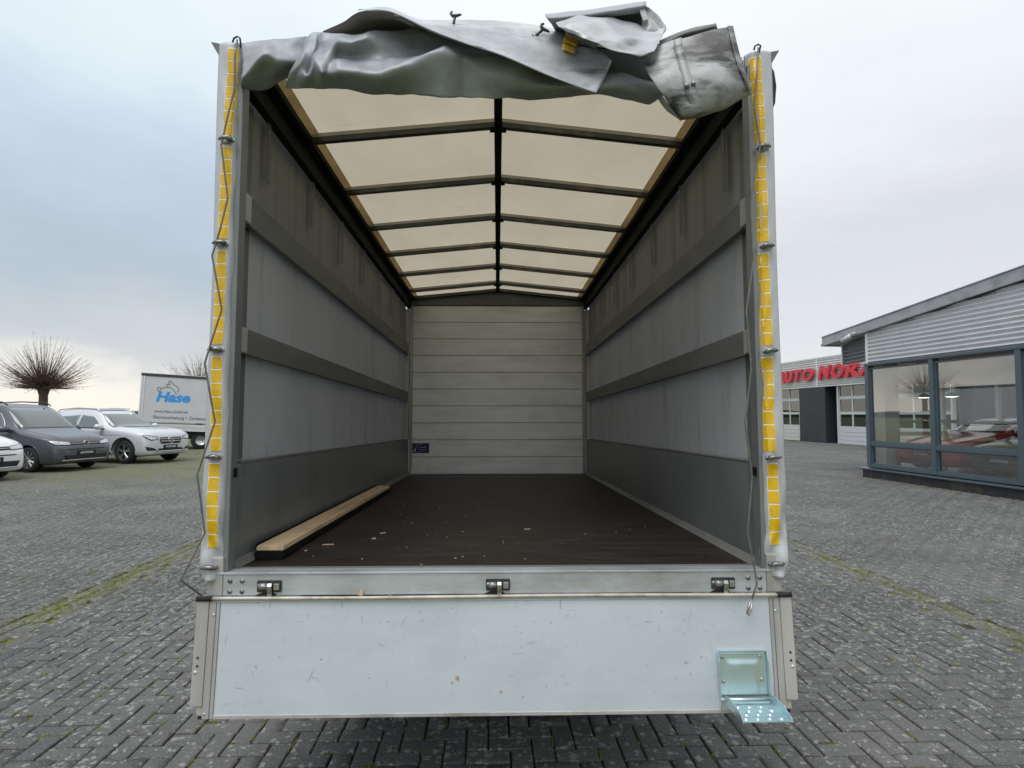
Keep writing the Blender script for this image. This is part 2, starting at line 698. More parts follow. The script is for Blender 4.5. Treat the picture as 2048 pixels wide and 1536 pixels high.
for s in SEAMS:
    for _ in range(1700 if s < 0 else 800):
        vv = random.uniform(2.2, 16)
        du = random.gauss(0, .05 if s < 0 else .022) if random.random() < .75 else random.gauss(0, .13)
        if math.sin(vv * 2.1 + s) + math.sin(vv * 5.3) < -.9:
            continue
        uu = s + du
        tuft(uu * CP - vv * SP, uu * SP + vv * CP, random.uniform(.006, .02), random.uniform(.002, .007))
for n in random.sample(range(len(cells)), 26000):
    x, y, hor = cells[n]
    if y > 9 or (x > 1.0 and random.random() < .62):
        continue
    e = random.choice((-1, 1))
    if hor:
        px, py = random.uniform(-.1, .1), e * .05
    else:
        px, py = e * .05, random.uniform(-.1, .1)
    L = random.randint(2, 7)
    for q in range(L):
        tuft(x + px + (q * .012 if hor else random.gauss(0, .0015)), y + py + (random.gauss(0, .0015) if hor else q * .012),
             random.uniform(.004, .0085), random.uniform(.001, .004))
mm = MB()
mm.v, mm.f = mv, mf
tag(mm.build('moss', M_MOSS, smooth=True), 'yellow green moss growing in the joints of the block paving', 'moss', kind='stuff')
# dead leaves and grit lying on the paving
M_LEAF = mat('dead_leaf', (.20, .12, .06), .8, var=.4, vs=3)
lm = MB()
for _ in range(260):
    y = random.uniform(2.6, 14)
    x = random.uniform(-.9, .9) * y
    if abs(x) < 1.3 and y > 2.9:
        continue
    if x > 8.3:
        continue
    a0, r = random.uniform(0, 6.28), random.uniform(.006, .02)
    z = .006
    lm.add([(x + r * math.cos(a0), y + r * math.sin(a0), z), (x + .4 * r * math.cos(a0 + 1.6), y + .4 * r * math.sin(a0 + 1.6), z + .004),
            (x - r * math.cos(a0), y - r * math.sin(a0), z + .001), (x + .4 * r * math.cos(a0 - 1.6), y + .4 * r * math.sin(a0 - 1.6), z + .003)],
           [(0, 1, 2), (0, 2, 3)])
tag(lm.build('leaf_litter', M_LEAF, solid=.0006), 'small brown leaf fragments scattered over the paving', 'leaves', kind='stuff')

# ------------------------------------------------------------------ the tarpaulin truck body
M_ALU = mat('brushed_aluminium', (.58, .62, .67), .42, .55, var=.10, vs=3, stretch=(1, 1, 1), bump=.12, bs=200,
            grime=((.36, .37, .38), 2.2, .48, .72, (1, 1, 3)), speck=((.25, .25, .26), 60, .05))
M_ALU_D = mat('aluminium_old', (.46, .45, .44), .5, .4, var=.18, vs=9, stretch=(1, 1, .15),
              grime=((.30, .28, .26), 6, .48, .7, (1, 1, .1)), bump=.1, bs=150)
M_ALU_IN = mat('aluminium_wall', (.76, .765, .77), .45, .35, var=.10, vs=4, stretch=(.4, 1, 4),
               grime=((.58, .58, .575), 3, .50, .85, (1, 1, 2.5)), speck=((.14, .14, .13), 26, .03))
M_SIDE = mat('grey_sideboard', (.19, .205, .207), .45, .25, var=.15, vs=2.2, bump=.05, bs=120,
             grime=((.155, .165, .163), 2.4, .5, .8, (1, 1, .8)), grime2=((.07, .068, .06), 9, .66, .78, (1, .8, .6)), speck=((.05, .05, .05), 14, .03))
M_SLAT = mat('grey_slat', (.145, .15, .152), .6, .1, var=.2, vs=5, stretch=(1, .4, 3),
             grime=((.19, .185, .17), 4, .5, .7, (1, .35, 1)))
M_DARK = mat('dark_anodised_rail', (.008, .009, .010), .75, .0, spec=.15, var=.3, vs=6, grime=((.022, .020, .018), 6, .5, .75, (1, .4, 1)))
M_BOW = mat('bow_profile', (.055, .058, .057), .35, .5, var=.25, vs=6, grime=((.16, .14, .11), 8, .52, .75, (1, 1, 1)))
M_TARP_O = mat('silver_tarpaulin', (.32, .35, .385), .46, .12, var=.10, vs=3, bump=.1, bs=260,
               grime=((.20, .20, .20), 3.2, .52, .78, (1, 1, 1)))
M_TARP_DIRTY = mat('silver_tarpaulin_scuffed', (.42, .435, .44), .48, .08, var=.14, vs=3, bump=.15, bs=200,
                   grime=((.03, .03, .03), 7.5, .49, .63, (.5, 1, 1.6)), grime2=((.13, .125, .12), 3.1, .47, .66, (1, 1, 1)))
M_TARP_IN = mat('tarpaulin_inside', (.55, .56, .585), .62, 0, var=.08, vs=3, bump=.05, bs=300, stretch=(1, 1, .35),
                grime=((.30, .295, .28), 5, .54, .85, (1, 1.2, .22)), trans=.28, tcol=(.46, .48, .53))
M_FLAP = mat('pale_silver_tarpaulin', (.46, .475, .50), .42, .15, var=.06, vs=3, bump=.06, bs=200,
             grime=((.34, .34, .345), 3, .5, .8, (1, 1, .5)))
M_SHADE_BAND = mat('tarpaulin_shade_band', (.24, .24, .235), .65, 0, var=.12, vs=3, stretch=(1, 1, .35),
             grime=((.10, .096, .085), 4.0, .48, .78, (1, 1.4, .12)))  # dark base colour puts shade on the upper panels; grime adds dirt streaks
M_HEM_SHADE = mat('tarpaulin_hem', (.13, .135, .135), .6, 0, var=.15, vs=3)  # hems and straps; also the shade painted inside the curtain folds
M_ROOF = mat('translucent_roof_tarpaulin', (.62, .56, .44), .6, 0, var=.05, vs=1.6, bump=.03, bs=240, trans=.50, tcol=(.59, .525, .405),
             grime=((.56, .50, .385), 2.0, .46, .8, (1.6, .7, 1)), grime2=((.34, .27, .19), 5.0, .66, .76, (.5, 5, 1)), speck=((.20, .15, .10), 9, .022))
M_ROOF_HEM = mat('roof_hem', (.52, .44, .31), .6, 0, var=.15, vs=4, trans=.6, tcol=(.80, .70, .52))
M_FLOOR = mat('film_faced_plywood', (.013, .0095, .009), .5, 0, spec=.3, var=.5, vs=5, bump=.25, bs=230, stretch=(.35, 1.6, 1),
              grime=((.040, .031, .027), 11, .45, .75, (.3, 1.6, 1)), grime2=((.085, .07, .06), 60, .58, .70, (1, 1, 1)), speck=((.30, .27, .23), 15, .022))
M_STEEL = mat('galvanised_steel', (.40, .40, .40), .4, .8, var=.2, vs=30, grime=((.16, .14, .12), 18, .5, .75, (1, 1, 1)))
M_STEEL_D = mat('blackened_steel', (.07, .07, .075), .4, .7, var=.3, vs=40)
M_STEEL_G = mat('worn_steel', (.26, .26, .26), .35, .8, var=.3, vs=60, grime=((.06, .06, .06), 45, .5, .7, (1, 1, 1)))
M_RUBBER = mat('black_rubber', (.012, .012, .012), .7, 0, var=.3, vs=20)
M_ROD = mat('bare_rod', (.50, .46, .40), .5, .4, var=.2, vs=15, grime=((.22, .16, .11), 7, .5, .7, (1, 1, 1)))
M_ZINC = mat('zinc_plated_steel', (.52, .66, .69), .30, .75, var=.16, vs=9, grime=((.56, .67, .66), 6, .45, .7, (1, 1, 1)),
             grime2=((.38, .56, .63), 4, .5, .75, (1, 1, 1)))
M_TG = mat('tailgate_sheet', (.625, .685, .755), .38, .35, var=.045, vs=2.6, bump=.05, bs=150, stretch=(1, 1, 1),
           grime=((.50, .535, .58), 3.2, .47, .85, (.7, 1, 1.6)), grime2=((.34, .37, .38), 55, .655, .72, (.8, 1, .8)),
           speck=((.38, .41, .43), 60, .06))
M_WOOD = mat('planed_spruce', (.64, .48, .31), .6, 0, var=.18, vs=5, stretch=(9, .7, 3), bump=.1, bs=60,
             grime=((.36, .21, .11), 3, .55, .7, (6, .6, 2)))
M_CABLE = mat('steel_cable_plastic', (.15, .14, .125), .4, .2, var=.3, vs=40)
M_CHIP = mat('wood_chip', (.60, .45, .28), .7, 0, var=.25, vs=40)


def tape_mat():
    m = mat('reflective_yellow', (.78, .485, .008), .3, 0, var=.08, vs=10, spec=.6)
    nd, lk = m.node_tree.nodes, m.node_tree.links
    b = [n for n in nd if n.type == 'BSDF_PRINCIPLED'][0]
    t = [n for n in nd if n.type == 'TEX_COORD'][0]
    v = N('ShaderNodeTexVoronoi', nd, feature='DISTANCE_TO_EDGE')
    v.inputs['Scale'].default_value = 190
    lk.new(t.outputs['Object'], v.inputs['Vector'])
    r = ramp(nd, [(.02, .62), (.10, 1.0)])
    lk.new(v.outputs['Distance'], r.inputs[0])
    x = N('ShaderNodeMix', nd, data_type='RGBA', blend_type='MULTIPLY')
    x.inputs['Factor'].default_value = 1
    src = b.inputs['Base Color'].links[0].from_socket
    lk.new(src, x.inputs['A'])
    lk.new(r.outputs[0], x.inputs['B'])
    lk.new(x.outputs['Result'], b.inputs['Base Color'])
    return m


M_TAPE = tape_mat()
M_TAPE_W = mat('tape_border', (.90, .88, .82), .4, 0, var=.05)

M_CABW = mat('white_cab_paint', (.72, .73, .74), .3, 0, var=.03, coat=.5)
TZ = .9128
TROT = (-.0214, 0, .0242)
TMAT = Euler(TROT).to_matrix().to_4x4()
TPOS = Vector((-.056, 2.3867, .9128)) - TMAT.to_3x3() @ Vector((0, 0, TZ))
truck = empty('tarpaulin_truck', TPOS, TROT)
tag(truck, 'light truck with grey tarpaulin body, rear curtain thrown up on the roof and tailgate down', 'truck')
LEN, WI = 4.75, 1.05


def tp(mb, name, m, parent=None, **kw):
    """a part of the truck: coordinates are metres from the rear edge of the load floor"""
    if parent is None:
        return mb.build(name, m, truck, loc=(0, 0, TZ), **kw)
    return mb.build(name, m, parent, **kw)


# load floor, its edge trims
tp(MB().box(-WI + .002, WI - .002, .012, LEN, -.022, 0), 'load_floor', M_FLOOR)
for s in (-1, 1):
    tp(MB().prism([(s * (WI - .004), .03, .001), (s * (WI - .030), .03, .001), (s * (WI - .026), .03, .006), (s * (WI - .006), .03, .030)], (0, LEN - .05, 0)),
       'floor_trim', M_SLAT)
# rear cross member: face, bright lip, side ends
sill = tp(MB().box(-1.045, 1.045, -.044, .012, -.084, -.006), 'rear_sill', M_ALU, bevel=.003)
MB().box(-1.075, 1.075, -.048, .014, -.0055, .0035).build('sill_lip', M_ALU, sill, bevel=.0015)
MB().box(-1.05, 1.05, .0145, .045, -.005, .0045).build('floor_edge_strip', M_SIDE, sill, bevel=.001)
for s in (-1, 1):
    MB().box(min(s * 1.046, s * 1.104), max(s * 1.046, s * 1.104), -.046, .03, -.083, .06).build('sill_end', M_ALU_D, sill, bevel=.003)
    for x in (1.018, .972):
        for z in (-.029, -.068):
            b = MB().lathe([(.0, -.0475), (.0035, -.0475), (.0042, -.0462), (.0085, -.0468), (.0092, -.0442)], 'Y', (s * x, 0, z), 14)
            b.build('screw', M_STEEL_G, sill, smooth=True)
# chassis and wheels, hidden behind the tailgate from the photograph's place
ch = MB()
for s in (-1, 1):
    ch.box(s * .40 - .035, s * .40 + .035, .15, LEN + 1.6, -.30, -.10)
for y in (.16, 1.2, 2.3, 3.4, 4.5):
    ch.box(-1.03, 1.03, y, y + .06, -.10, -.024)
tp(ch, 'chassis_frame', M_STEEL_D)
tp(MB().box(-.95, .95, .32, .40, -.52, -.42), 'underrun_bar', M_STEEL_D, bevel=.01)
for y in (1.25, 5.0):
    for s in (-1, 1):
        w_ = tp(MB().lathe([(.17, -.10), (.30, -.11), (.335, -.09), (.345, 0), (.335, .09), (.30, .11), (.17, .10)], 'X', (s * .86, y, .0214 * y - .5678), 36), 'wheel', M_RUBBER, smooth=True)
        MB().lathe([(.0, s * .06), (.10, s * .07), (.16, s * .085), (.172, s * .10)], 'X', (s * .86, y, .0214 * y - .5678), 28).build('rim', M_STEEL, w_, smooth=True)
    tp(MB().cyl((-.8, y, .0214 * y - .5678), (.8, y, .0214 * y - .5678), .05), 'axle', M_STEEL_D)
# cab in front of the body, tank and storage box under it
cabp = [(4.90, -.50), (4.90, 1.20), (5.25, 1.28), (5.70, 1.22), (6.30, .55), (6.95, .33), (7.08, .05), (7.08, -.50)]
cab = tp(MB().prism([(-.95, y, z) for y, z in cabp], (1.90, 0, 0)), 'cab', M_CABW, bevel=.06, seg=3)
for s in (-1, 1):
    MB().prism([(s * .9505, y, z) for y, z in ((5.05, .50), (5.05, 1.05), (5.62, 1.05), (6.1, .52))], (s * .004, 0, 0)).build('cab_window', M_RUBBER, cab)
tp(MB().box(-.95, -.50, 2.0, 3.1, -.60, -.14), 'storage_box', M_STEEL_D, bevel=.01)
tp(MB().box(.50, .95, 2.0, 3.0, -.58, -.14), 'fuel_tank', M_STEEL_D, bevel=.02)
for s in (-1, 1):
    tp(MB().prism([(s * .74, y, z) for y, z in ((.72, -.60), (.76, -.30), (1.0, -.14), (1.5, -.14), (1.74, -.30), (1.78, -.60), (1.72, -.60), (1.68, -.33), (1.46, -.19), (1.04, -.19), (.82, -.33), (.78, -.60))], (s * .26, 0, 0)), 'mudguard', M_RUBBER)
# side boards with rear end posts
for s in (-1, 1):
    sbd = tp(MB().box(min(s * WI, s * 1.078), max(s * WI, s * 1.078), .034, LEN, 0, .407), 'sideboard', M_SIDE, bevel=.004)
    MB().box(min(s * (WI - .003), s * 1.05), max(s * (WI - .003), s * 1.0495), .034, .105, .002, .40).build('board_end_cap', M_SLAT, sbd, bevel=.001)
    MB().box(min(s * 1.048, s * 1.081), max(s * 1.048, s * 1.081), .106, LEN, .4075, .4165).build('board_top_edge', M_SLAT, sbd, bevel=.002)
    tp(MB().box(min(s * 1.034, s * 1.10), max(s * 1.034, s * 1.10), -.032, .032, .004, 2.06), 'rear_post', M_SIDE, bevel=.004)
    tp(MB().box(min(s * 1.028, s * 1.0335), max(s * 1.028, s * 1.0335), -.012, .018, .36, .395), 'post_latch', M_DARK, bevel=.002)
    tp(MB().box(min(s * 1.047, s * 1.098), max(s * 1.047, s * 1.098), LEN - .075, LEN + .03, .42, 1.955), 'front_post', M_ALU_D, bevel=.004)
    # slats with pale end brackets
    for z0, z1 in ((.859, .968), (1.407, 1.532)):
        sl = tp(MB().box(min(s * 1.052, s * 1.078), max(s * 1.052, s * 1.078), .115, LEN - .08, z0, z1), 'side_slat', M_SLAT, bevel=.003)
        MB().box(min(s * 1.045, s * 1.079), max(s * 1.045, s * 1.079), .034, .113, z0 + .004, z1 - .002).build('slat_bracket', M_ALU_D, sl, bevel=.003)
    # eave rail
    rail = tp(MB().box(min(s * 1.036, s * 1.078), max(s * 1.036, s * 1.078), .034, LEN, 1.965, 2.096), 'eave_rail', M_DARK, bevel=.004)
    MB().box(min(s * .99, s * 1.0355), max(s * .99, s * 1.0355), .034, LEN, 2.062, 2.097).build('rail_lip', M_DARK, rail, bevel=.004)
    # hanging straps
    for k in range(7):
        y = .33 + .668 * k
        L_ = .29 + random.uniform(-.015, .015)
        b = MB().box(s * 1.064 - .002, s * 1.064 + .002, y - .018, y + .018, 1.972 - L_, 1.9648)
        b.v = [(x + s * .006 * math.sin((1.97 - z) * 9), yy, z) for x, yy, z in b.v]
        tp(b, 'hanging_strap', M_HEM_SHADE)
    # side tarpaulin: a slightly wavy sheet hanging outside slats and boards
    P = []
    for a_ in np.linspace(-.03, 2.10, 26):
        row = []
        for y in np.linspace(.036, LEN - .012, 64):
            wv = .004 * math.sin(y * 3.1 + a_ * 2) * math.sin(a_ * 2.4) + .003 * math.sin(y * 9 + a_ * 5)
            row.append((s * (1.100 + .5 * wv), y, a_))
        P.append(row)
    tpn = tp(MB().grid(P), 'side_tarpaulin', M_TARP_IN, smooth=True, solid=.0016)
    # added dark inner sheet: shade above the upper slat, streaked with dirt
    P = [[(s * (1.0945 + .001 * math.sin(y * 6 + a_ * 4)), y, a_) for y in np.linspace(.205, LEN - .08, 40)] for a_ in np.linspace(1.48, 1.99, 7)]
    MB().grid(P).build('tarpaulin_shade_band', M_SHADE_BAND, tpn, smooth=True, solid=.0012)
    MB().box(min(s * 1.0885, s * 1.0915), max(s * 1.0885, s * 1.0915), .036, .20, .42, 1.96).build('tarpaulin_hem', M_HEM_SHADE, tpn)
    # rear corner fin that sticks out beside the roof edge
    tp(MB().prism([(s * 1.125, -.04, 2.108), (s * 1.165, -.045, 2.113), (s * 1.128, -.04, 2.05)], (0, .05, 0)), 'corner_fin', M_HEM_SHADE)
if True:
    b = MB().box(1.128, 1.140, -.03, .03, 1.86, 2.07)
    b.v = [(x + .012 * math.sin((z - 1.86) / .21 * math.pi), y, z) for x, y, z in b.v]
    tp(MB().tube([(1.130, -.02, 2.07), (1.142, -.02, 2.03), (1.147, -.02, 1.97), (1.142, -.02, 1.90), (1.132, -.02, 1.86)], [.004, .010, .012, .010, .003], 8), 'rubber_buffer', M_RUBBER, smooth=True)


# roof: bows, ridge, translucent sheet and hems
def bowz(x, z0=2.10, zr=2.205):
    return z0 + (zr - z0) * (1 - abs(x) / 1.05)


BOWS = [.74 + .716 * k for k in range(6)]
for y in BOWS:
    b = MB()
    xs = [-1.03, -.9, -.03, 0, .03, .9, 1.03]
    for i in range(len(xs) - 1):
        xa, xb = xs[i], xs[i + 1]
        za, zb = bowz(xa), bowz(xb)
        p = [(xa, y - .017, za - .036), (xa, y + .017, za - .036), (xa, y + .017, za - .010), (xa, y - .017, za - .010)]
        q = [(xb, y - .017, zb - .036), (xb, y + .017, zb - .036), (xb, y + .017, zb - .010), (xb, y - .017, zb - .010)]
        b.add(p + q, [(0, 1, 5, 4), (1, 2, 6, 5), (2, 3, 7, 6), (3, 0, 4, 7)])
    bo = tp(b, 'roof_bow', M_BOW)
    c = MB()
    for i in range(len(xs) - 1):
        xa, xb = xs[i], xs[i + 1]
        za, zb = bowz(xa) - .0095, bowz(xb) - .0095
        c.add([(xa, y - .019, za), (xa, y + .022, za), (xb, y + .022, zb), (xb, y - .019, zb),
               (xa, y - .019, za + .020), (xa, y + .022, za + .020), (xb, y + .022, zb + .020), (xb, y - .019, zb + .020)],
              [(0, 1, 2, 3), (4, 5, 6, 7), (0, 3, 7, 4), (1, 2, 6, 5)])
    c.build('bow_padding', mat('bow_padding', (.42, .39, .33), .6, var=.15, vs=10) if y == BOWS[0] else bpy.data.materials['bow_padding'], bo)
    MB().box(-.045, .045, y - .021, y + .021, 2.152, 2.1615).build('bow_joint', M_DARK, bo, bevel=.002)
tp(MB().box(-.021, .021, .03, LEN, 2.162, 2.194), 'ridge_beam', M_DARK, bevel=.003)
# front gable and its bow
g_ = tp(MB().prism([(-1.04, LEN - .03, 2.012), (1.04, LEN - .03, 2.012), (1.04, LEN - .03, 2.10), (0, LEN - .03, 2.205), (-1.04, LEN - .03, 2.10)], (0, .02, 0)), 'front_gable', M_HEM_SHADE)
MB().box(-1.06, 1.06, LEN - .0095, LEN + .036, 2.0115, 2.03).build('gable_cap', M_HEM_SHADE, g_)
b = MB()
for xa, xb in ((-1.04, 0), (0, 1.04)):
    za, zb = bowz(xa), bowz(xb)
    b.add([(xa, LEN - .075, za - .03), (xa, LEN - .032, za - .03), (xa, LEN - .032, za + .004), (xa, LEN - .075, za + .004),
           (xb, LEN - .075, zb - .03), (xb, LEN - .032, zb - .03), (xb, LEN - .032, zb + .004), (xb, LEN - .075, zb + .004)],
          [(0, 1, 5, 4), (1, 2, 6, 5), (2, 3, 7, 6), (3, 0, 4, 7)])
b.build('gable_bow', M_BOW, g_)
# roof sheet with a little sag between the bows
P = []
for y in np.linspace(.032, LEN + .01, 90):
    fr = ((y - .74) / .716) % 1.0
    sag = .013 * math.sin(math.pi * fr)
    row = []
    for x in np.linspace(-1.085, 1.085, 41):
        row.append((x, y, bowz(x) + .018 - sag * (1 - (x / 1.1) ** 4) + .003 * math.sin(7 * x + 3 * y) + .002 * math.sin(17 * x - 9 * y + 2 * math.sin(4 * y))))
    P.append(row)
tp(MB().grid(P), 'roof_tarpaulin', M_ROOF, smooth=True)
for s in (-1, 1):
    b = MB()
    for xa, xb in ((.955, 1.03),):
        b.add([(s * xa, .0, bowz(xa) + .006), (s * xb, .0, bowz(xb) + .006), (s * xb, LEN, bowz(xb) + .006), (s * xa, LEN, bowz(xa) + .006)], [(0, 1, 2, 3)])
    tp(b, 'roof_hem', M_ROOF_HEM, solid=.001)
tp(MB().prism([(-1.03, .0, 2.05), (1.03, .0, 2.05), (1.03, 0, 2.09), (0, 0, 2.185), (-1.03, 0, 2.09)], (0, .03, 0)), 'rear_header', M_DARK)

# front wall of ten aluminium planks
fw = tp(MB().box(-1.035, 1.035, LEN + .012, LEN + .03, 0, 2.01), 'front_wall', M_ALU_D)
for k in range(10):
    z0 = .004 + k * .2005
    b = MB().box(-1.012, 1.012, LEN - .016, LEN + .010, z0, z0 + .1958)
    b.build('plank', M_ALU_IN, fw, bevel=.0035, seg=2)
for s in (-1, 1):
    MB().box(min(s * 1.013, s * 1.045), max(s * 1.013, s * 1.045), LEN - .03, LEN + .011, .003, 2.008).build('wall_edge_profile', M_ALU_D, fw, bevel=.003)
# daylight shows through two small eyelets in the upper front corners
for s in (-1, 1):
    pass
# blue notice on the front wall
M_BLUE = mat('blue_sticker', (.006, .012, .085), .4, 0, var=.1)
M_WHITE = mat('white_print', (.75, .77, .82), .5, 0, var=.03)
M_PRINT = mat('pale_blue_print', (.30, .34, .52), .5, 0, var=.05)
st = MB().box(-1.006, -.806, LEN - .0185, LEN - .0165, .249, .365).build('notice_sticker', M_BLUE, fw)
yy = LEN - .0192
pr = MB()
for (x0, x1, z0, z1) in ((-.925, -.885, .312, .320), (-.880, -.838, .312, .320), (-.925, -.900, .284, .293), (-.895, -.862, .284, .293), (-.857, -.835, .283, .292),
                         (-.945, -.905, .262, .266), (-.90, -.86, .264, .267)):
    pr.box(x0, x1, yy, yy + .0006, z0, z1)
pr.tube([(-.972, yy, .272), (-.965, yy, .30), (-.950, yy, .335), (-.938, yy, .352), (-.91, yy, .356), (-.885, yy, .348)], [.003, .003, .003, .002, .002, .002], 5)
pr.build('notice_print', M_PRINT, st) if False else pr.build('notice_print', M_PRINT, fw)
b = MB()
b.tube([(-.995, yy, .266), (-.993, yy, .282)], [.006, .005], 6)
b.tube([(-.972, yy, .262), (-.972, yy, .285), (-.969, yy, .306)], [.006, .008, .006], 6)
b.build('notice_figure', M_WHITE, fw)

# ---- rear corner flaps with yellow reflective tape and turn buckles
LEV_L = [(-1.079, 1.695), (-1.087, 1.273), (-1.092, .854), (-1.088, .44), (-1.091, .025)]
LEV_R = [(1.078, 1.689), (1.077, 1.277), (1.076, .854), (1.075, .435), (1.079, .025)]


def flap_surface(s):
    tl = [(2.083, 1.069), (1.951, 1.073), (1.722, 1.080), (1.243, 1.089), (.833, 1.094), (.459, 1.086), (.41, 1.091), (.10, 1.088)]
    tr = [(2.082, 1.063), (1.724, 1.071), (1.307, 1.070), (.88, 1.073), (.464, 1.072), (.405, 1.079), (.10, 1.081)]
    tt = (tl if s < 0 else tr)[::-1]
    zz, xx = [a for a, _ in tt], [b_ for _, b_ in tt]

    def inner(z):
        e = 1.046
        if z > 1.93:
            e -= .018 * min(1, (z - 1.93) / .1)
        # the loose lower part billows in and out
        e += .010 * math.sin(z * 7.5 + (1 if s < 0 else 2.2)) * max(0, 1 - z / .9)
        if z < .14:
            e -= .020 * math.sin(max(0, z + .03) / .17 * math.pi)
        e += .003 * math.sin(z * 19)
        return e

    def S(t, z):
        xi, xo = inner(z), 1.130 + .003 * math.sin(z * 4)
        x = xo + (xi - xo) * t
        ph = z * 6.3 + s
        y = -.040 - .010 * math.sin(math.pi * t) - .005 * math.sin(ph * 2.1) * t - .022 * max(0, .55 - z) * math.sin(z * 24 + 5 * t) - .012 * max(0, .30 - z) * math.sin(z * 55 - 6 * t) - .004 * math.sin(z * 33 + 7 * t) * t
        if t > .8:
            y += .030 * (t - .8) / .2
        return Vector((s * x, y, z))

    def tape_x(z):
        return float(np.interp(z, zz, xx))

    def at_x(x, z):
        xi, xo = inner(z), 1.130 + .003 * math.sin(z * 4)
        return S((x - xo) / (xi - xo), z)
    return S, tape_x, at_x


for s, levs in ((-1, LEV_L), (1, LEV_R)):
    S, tape_x, at_x = flap_surface(s)
    P = [[S(t, z) for t in np.linspace(0, 1, 17)] for z in np.linspace(-.026, 2.108, 240)]
    # return of the flap round the corner to the side sheet
    P = [[Vector((s * 1.106, .034, r[0].z))] + [Vector((s * 1.128, -.01, r[0].z))] + r for r in P]
    fl = tp(MB().grid(P), 'corner_flap', M_FLAP, smooth=True, solid=.0018)
    cuts = [2.083] + [z for _, z in levs[:4]] + [.095]
    for k in range(5):
        zt = cuts[k] - (.0 if k == 0 else .022)
        zb = cuts[k + 1] + (.022 if k < 4 else 0)
        n = 7 if k < 4 else 6
        pit = (zt - zb) / n
        for q in range(n):
            z1, z0 = zt - q * pit - .0024, zt - (q + 1) * pit + .0024
            b = MB()
            G = []
            for z in np.linspace(z0, z1, 5):
                hw = .0200 + .0008 * math.sin(z * 50)
                G.append([at_x(tape_x(z) + d * hw, z) + Vector((0, -.0034, 0)) for d in (-1, -.5, 0, .5, 1)])
            # rounded corners
            for r_ in (0, -1):
                for c_ in (0, -1):
                    ctr = (G[0][2] + G[-1][2]) / 2
                    G[r_][c_] = G[r_][c_].lerp(ctr, .025)
            b.grid(G)
            b.build('reflective_tape', M_TAPE, fl, solid=.0006)
        # pale border strip behind each run
        G = [[at_x(tape_x(z) + d * .0215, z) + Vector((0, -.0022, 0)) for d in (-1, -.5, 0, .5, 1)] for z in np.linspace(zb, zt, 60)]
        MB().grid(G).build('tape_border', M_TAPE_W, fl, smooth=True, solid=.0004)
    # turn buckles
    for (x, z) in levs:
        p = at_x(abs(x), z)
        b = MB()
        pts = [(-.030, 0), (-.026, .008), (-.012, .0105), (.012, .0105), (.026, .008), (.030, 0), (.026, -.008), (.012, -.0105), (-.012, -.0105), (-.026, -.008)]
        b.prism([(p.x + a_, p.y - .004, p.z + c_) for a_, c_ in pts], (0, -.004, 0))
        bk = tp(b, 'turn_buckle', M_STEEL, bevel=.0012)
        t2 = MB()
        t2.lathe([(.0, -.004), (.007, -.004), (.0085, 0), (.0085, .012)], 'Y', (p.x - s * .008, p.y - .020, p.z), 14)
        tilt = .10 * s
        t2.tube([(p.x - .028, p.y - .020, p.z - .028 * tilt - .003), (p.x - .01, p.y - .026, p.z + .003), (p.x + .012, p.y - .026, p.z + .004), (p.x + .026, p.y - .020, p.z + .026 * tilt)],
                [.005, .009, .009, .006], 8)
        t2.build('buckle_lever', M_STEEL_G, bk, smooth=True)
        for d in (-.022, .022):
            MB().lathe([(.0, -.003), (.003, -.0028), (.0042, 0)], 'Y', (p.x + d, p.y - .0085, p.z), 10).build('buckle_rivet', M_STEEL, bk, smooth=True)

# ---- closing cables
CABLE_L = [(-1.052, -.06, 2.113), (-1.055, -.07, 2.043), (-1.053, -.07, 1.898), (-1.078, -.075, 1.761), (-1.092, -.08, 1.664), (-1.062, -.075, 1.454), (-1.085, -.08, 1.325), (-1.11, -.085, 1.22), (-1.068, -.08, 1.009), (-1.099, -.085, .891), (-1.121, -.09, .799), (-1.079, -.08, .576), (-1.129, -.1, .379), (-1.1, -.085, .159), (-1.16, -.13, -.002), (-1.108, -.08, -.071)]
CABLE_R = [(1.07, -.06, 2.113), (1.056, -.07, 1.988), (1.041, -.07, 1.859), (1.057, -.08, 1.695), (1.008, -.085, 1.44), (1.014, -.08, 1.216), (.978, -.085, 1.011), (.991, -.085, .785), (.959, -.09, .572), (.982, -.085, .361), (.958, -.085, .15), (.981, -.085, .014), (.987, -.09, -.041), (.96, -.1, -.098)]


def cable(path):
    p = []
    for i, q in enumerate(path):
        q = Vector(q)
        if 0 < i < len(path) - 1:
            a_, c_ = Vector(path[i - 1]), Vector(path[i + 1])
            for t in (.10, .05):
                p.append(q.lerp(a_, t))
            p.append(q)
            for t in (.05, .10):
                p.append(q.lerp(c_, t))
        else:
            p.append(q)
    return MB().tube(p, .0036, 8)


tp(cable(CABLE_L), 'closing_cable', M_CABLE, smooth=True)
cr = tp(cable(CABLE_R), 'closing_cable', M_CABLE, smooth=True)
MB().tube([(.958, -.105, -.093), (.943, -.11, -.123), (.937, -.11, -.143), (.943, -.11, -.152), (.951, -.11, -.136), (.96, -.105, -.102)], .0045, 8).build('cable_hook', M_STEEL, cr, smooth=True)
for s, c0 in ((-1, CABLE_L[0]), (1, CABLE_R[0])):
    x, y, z = c0
    tp(MB().tube([(x - .018, y, z - .010), (x - .014, y, z + .006), (x, y, z + .014), (x + .010, y, z + .008), (x + .008, y + .02, z - .02)], .0038, 8), 'cable_eye', M_STEEL_D, smooth=True)

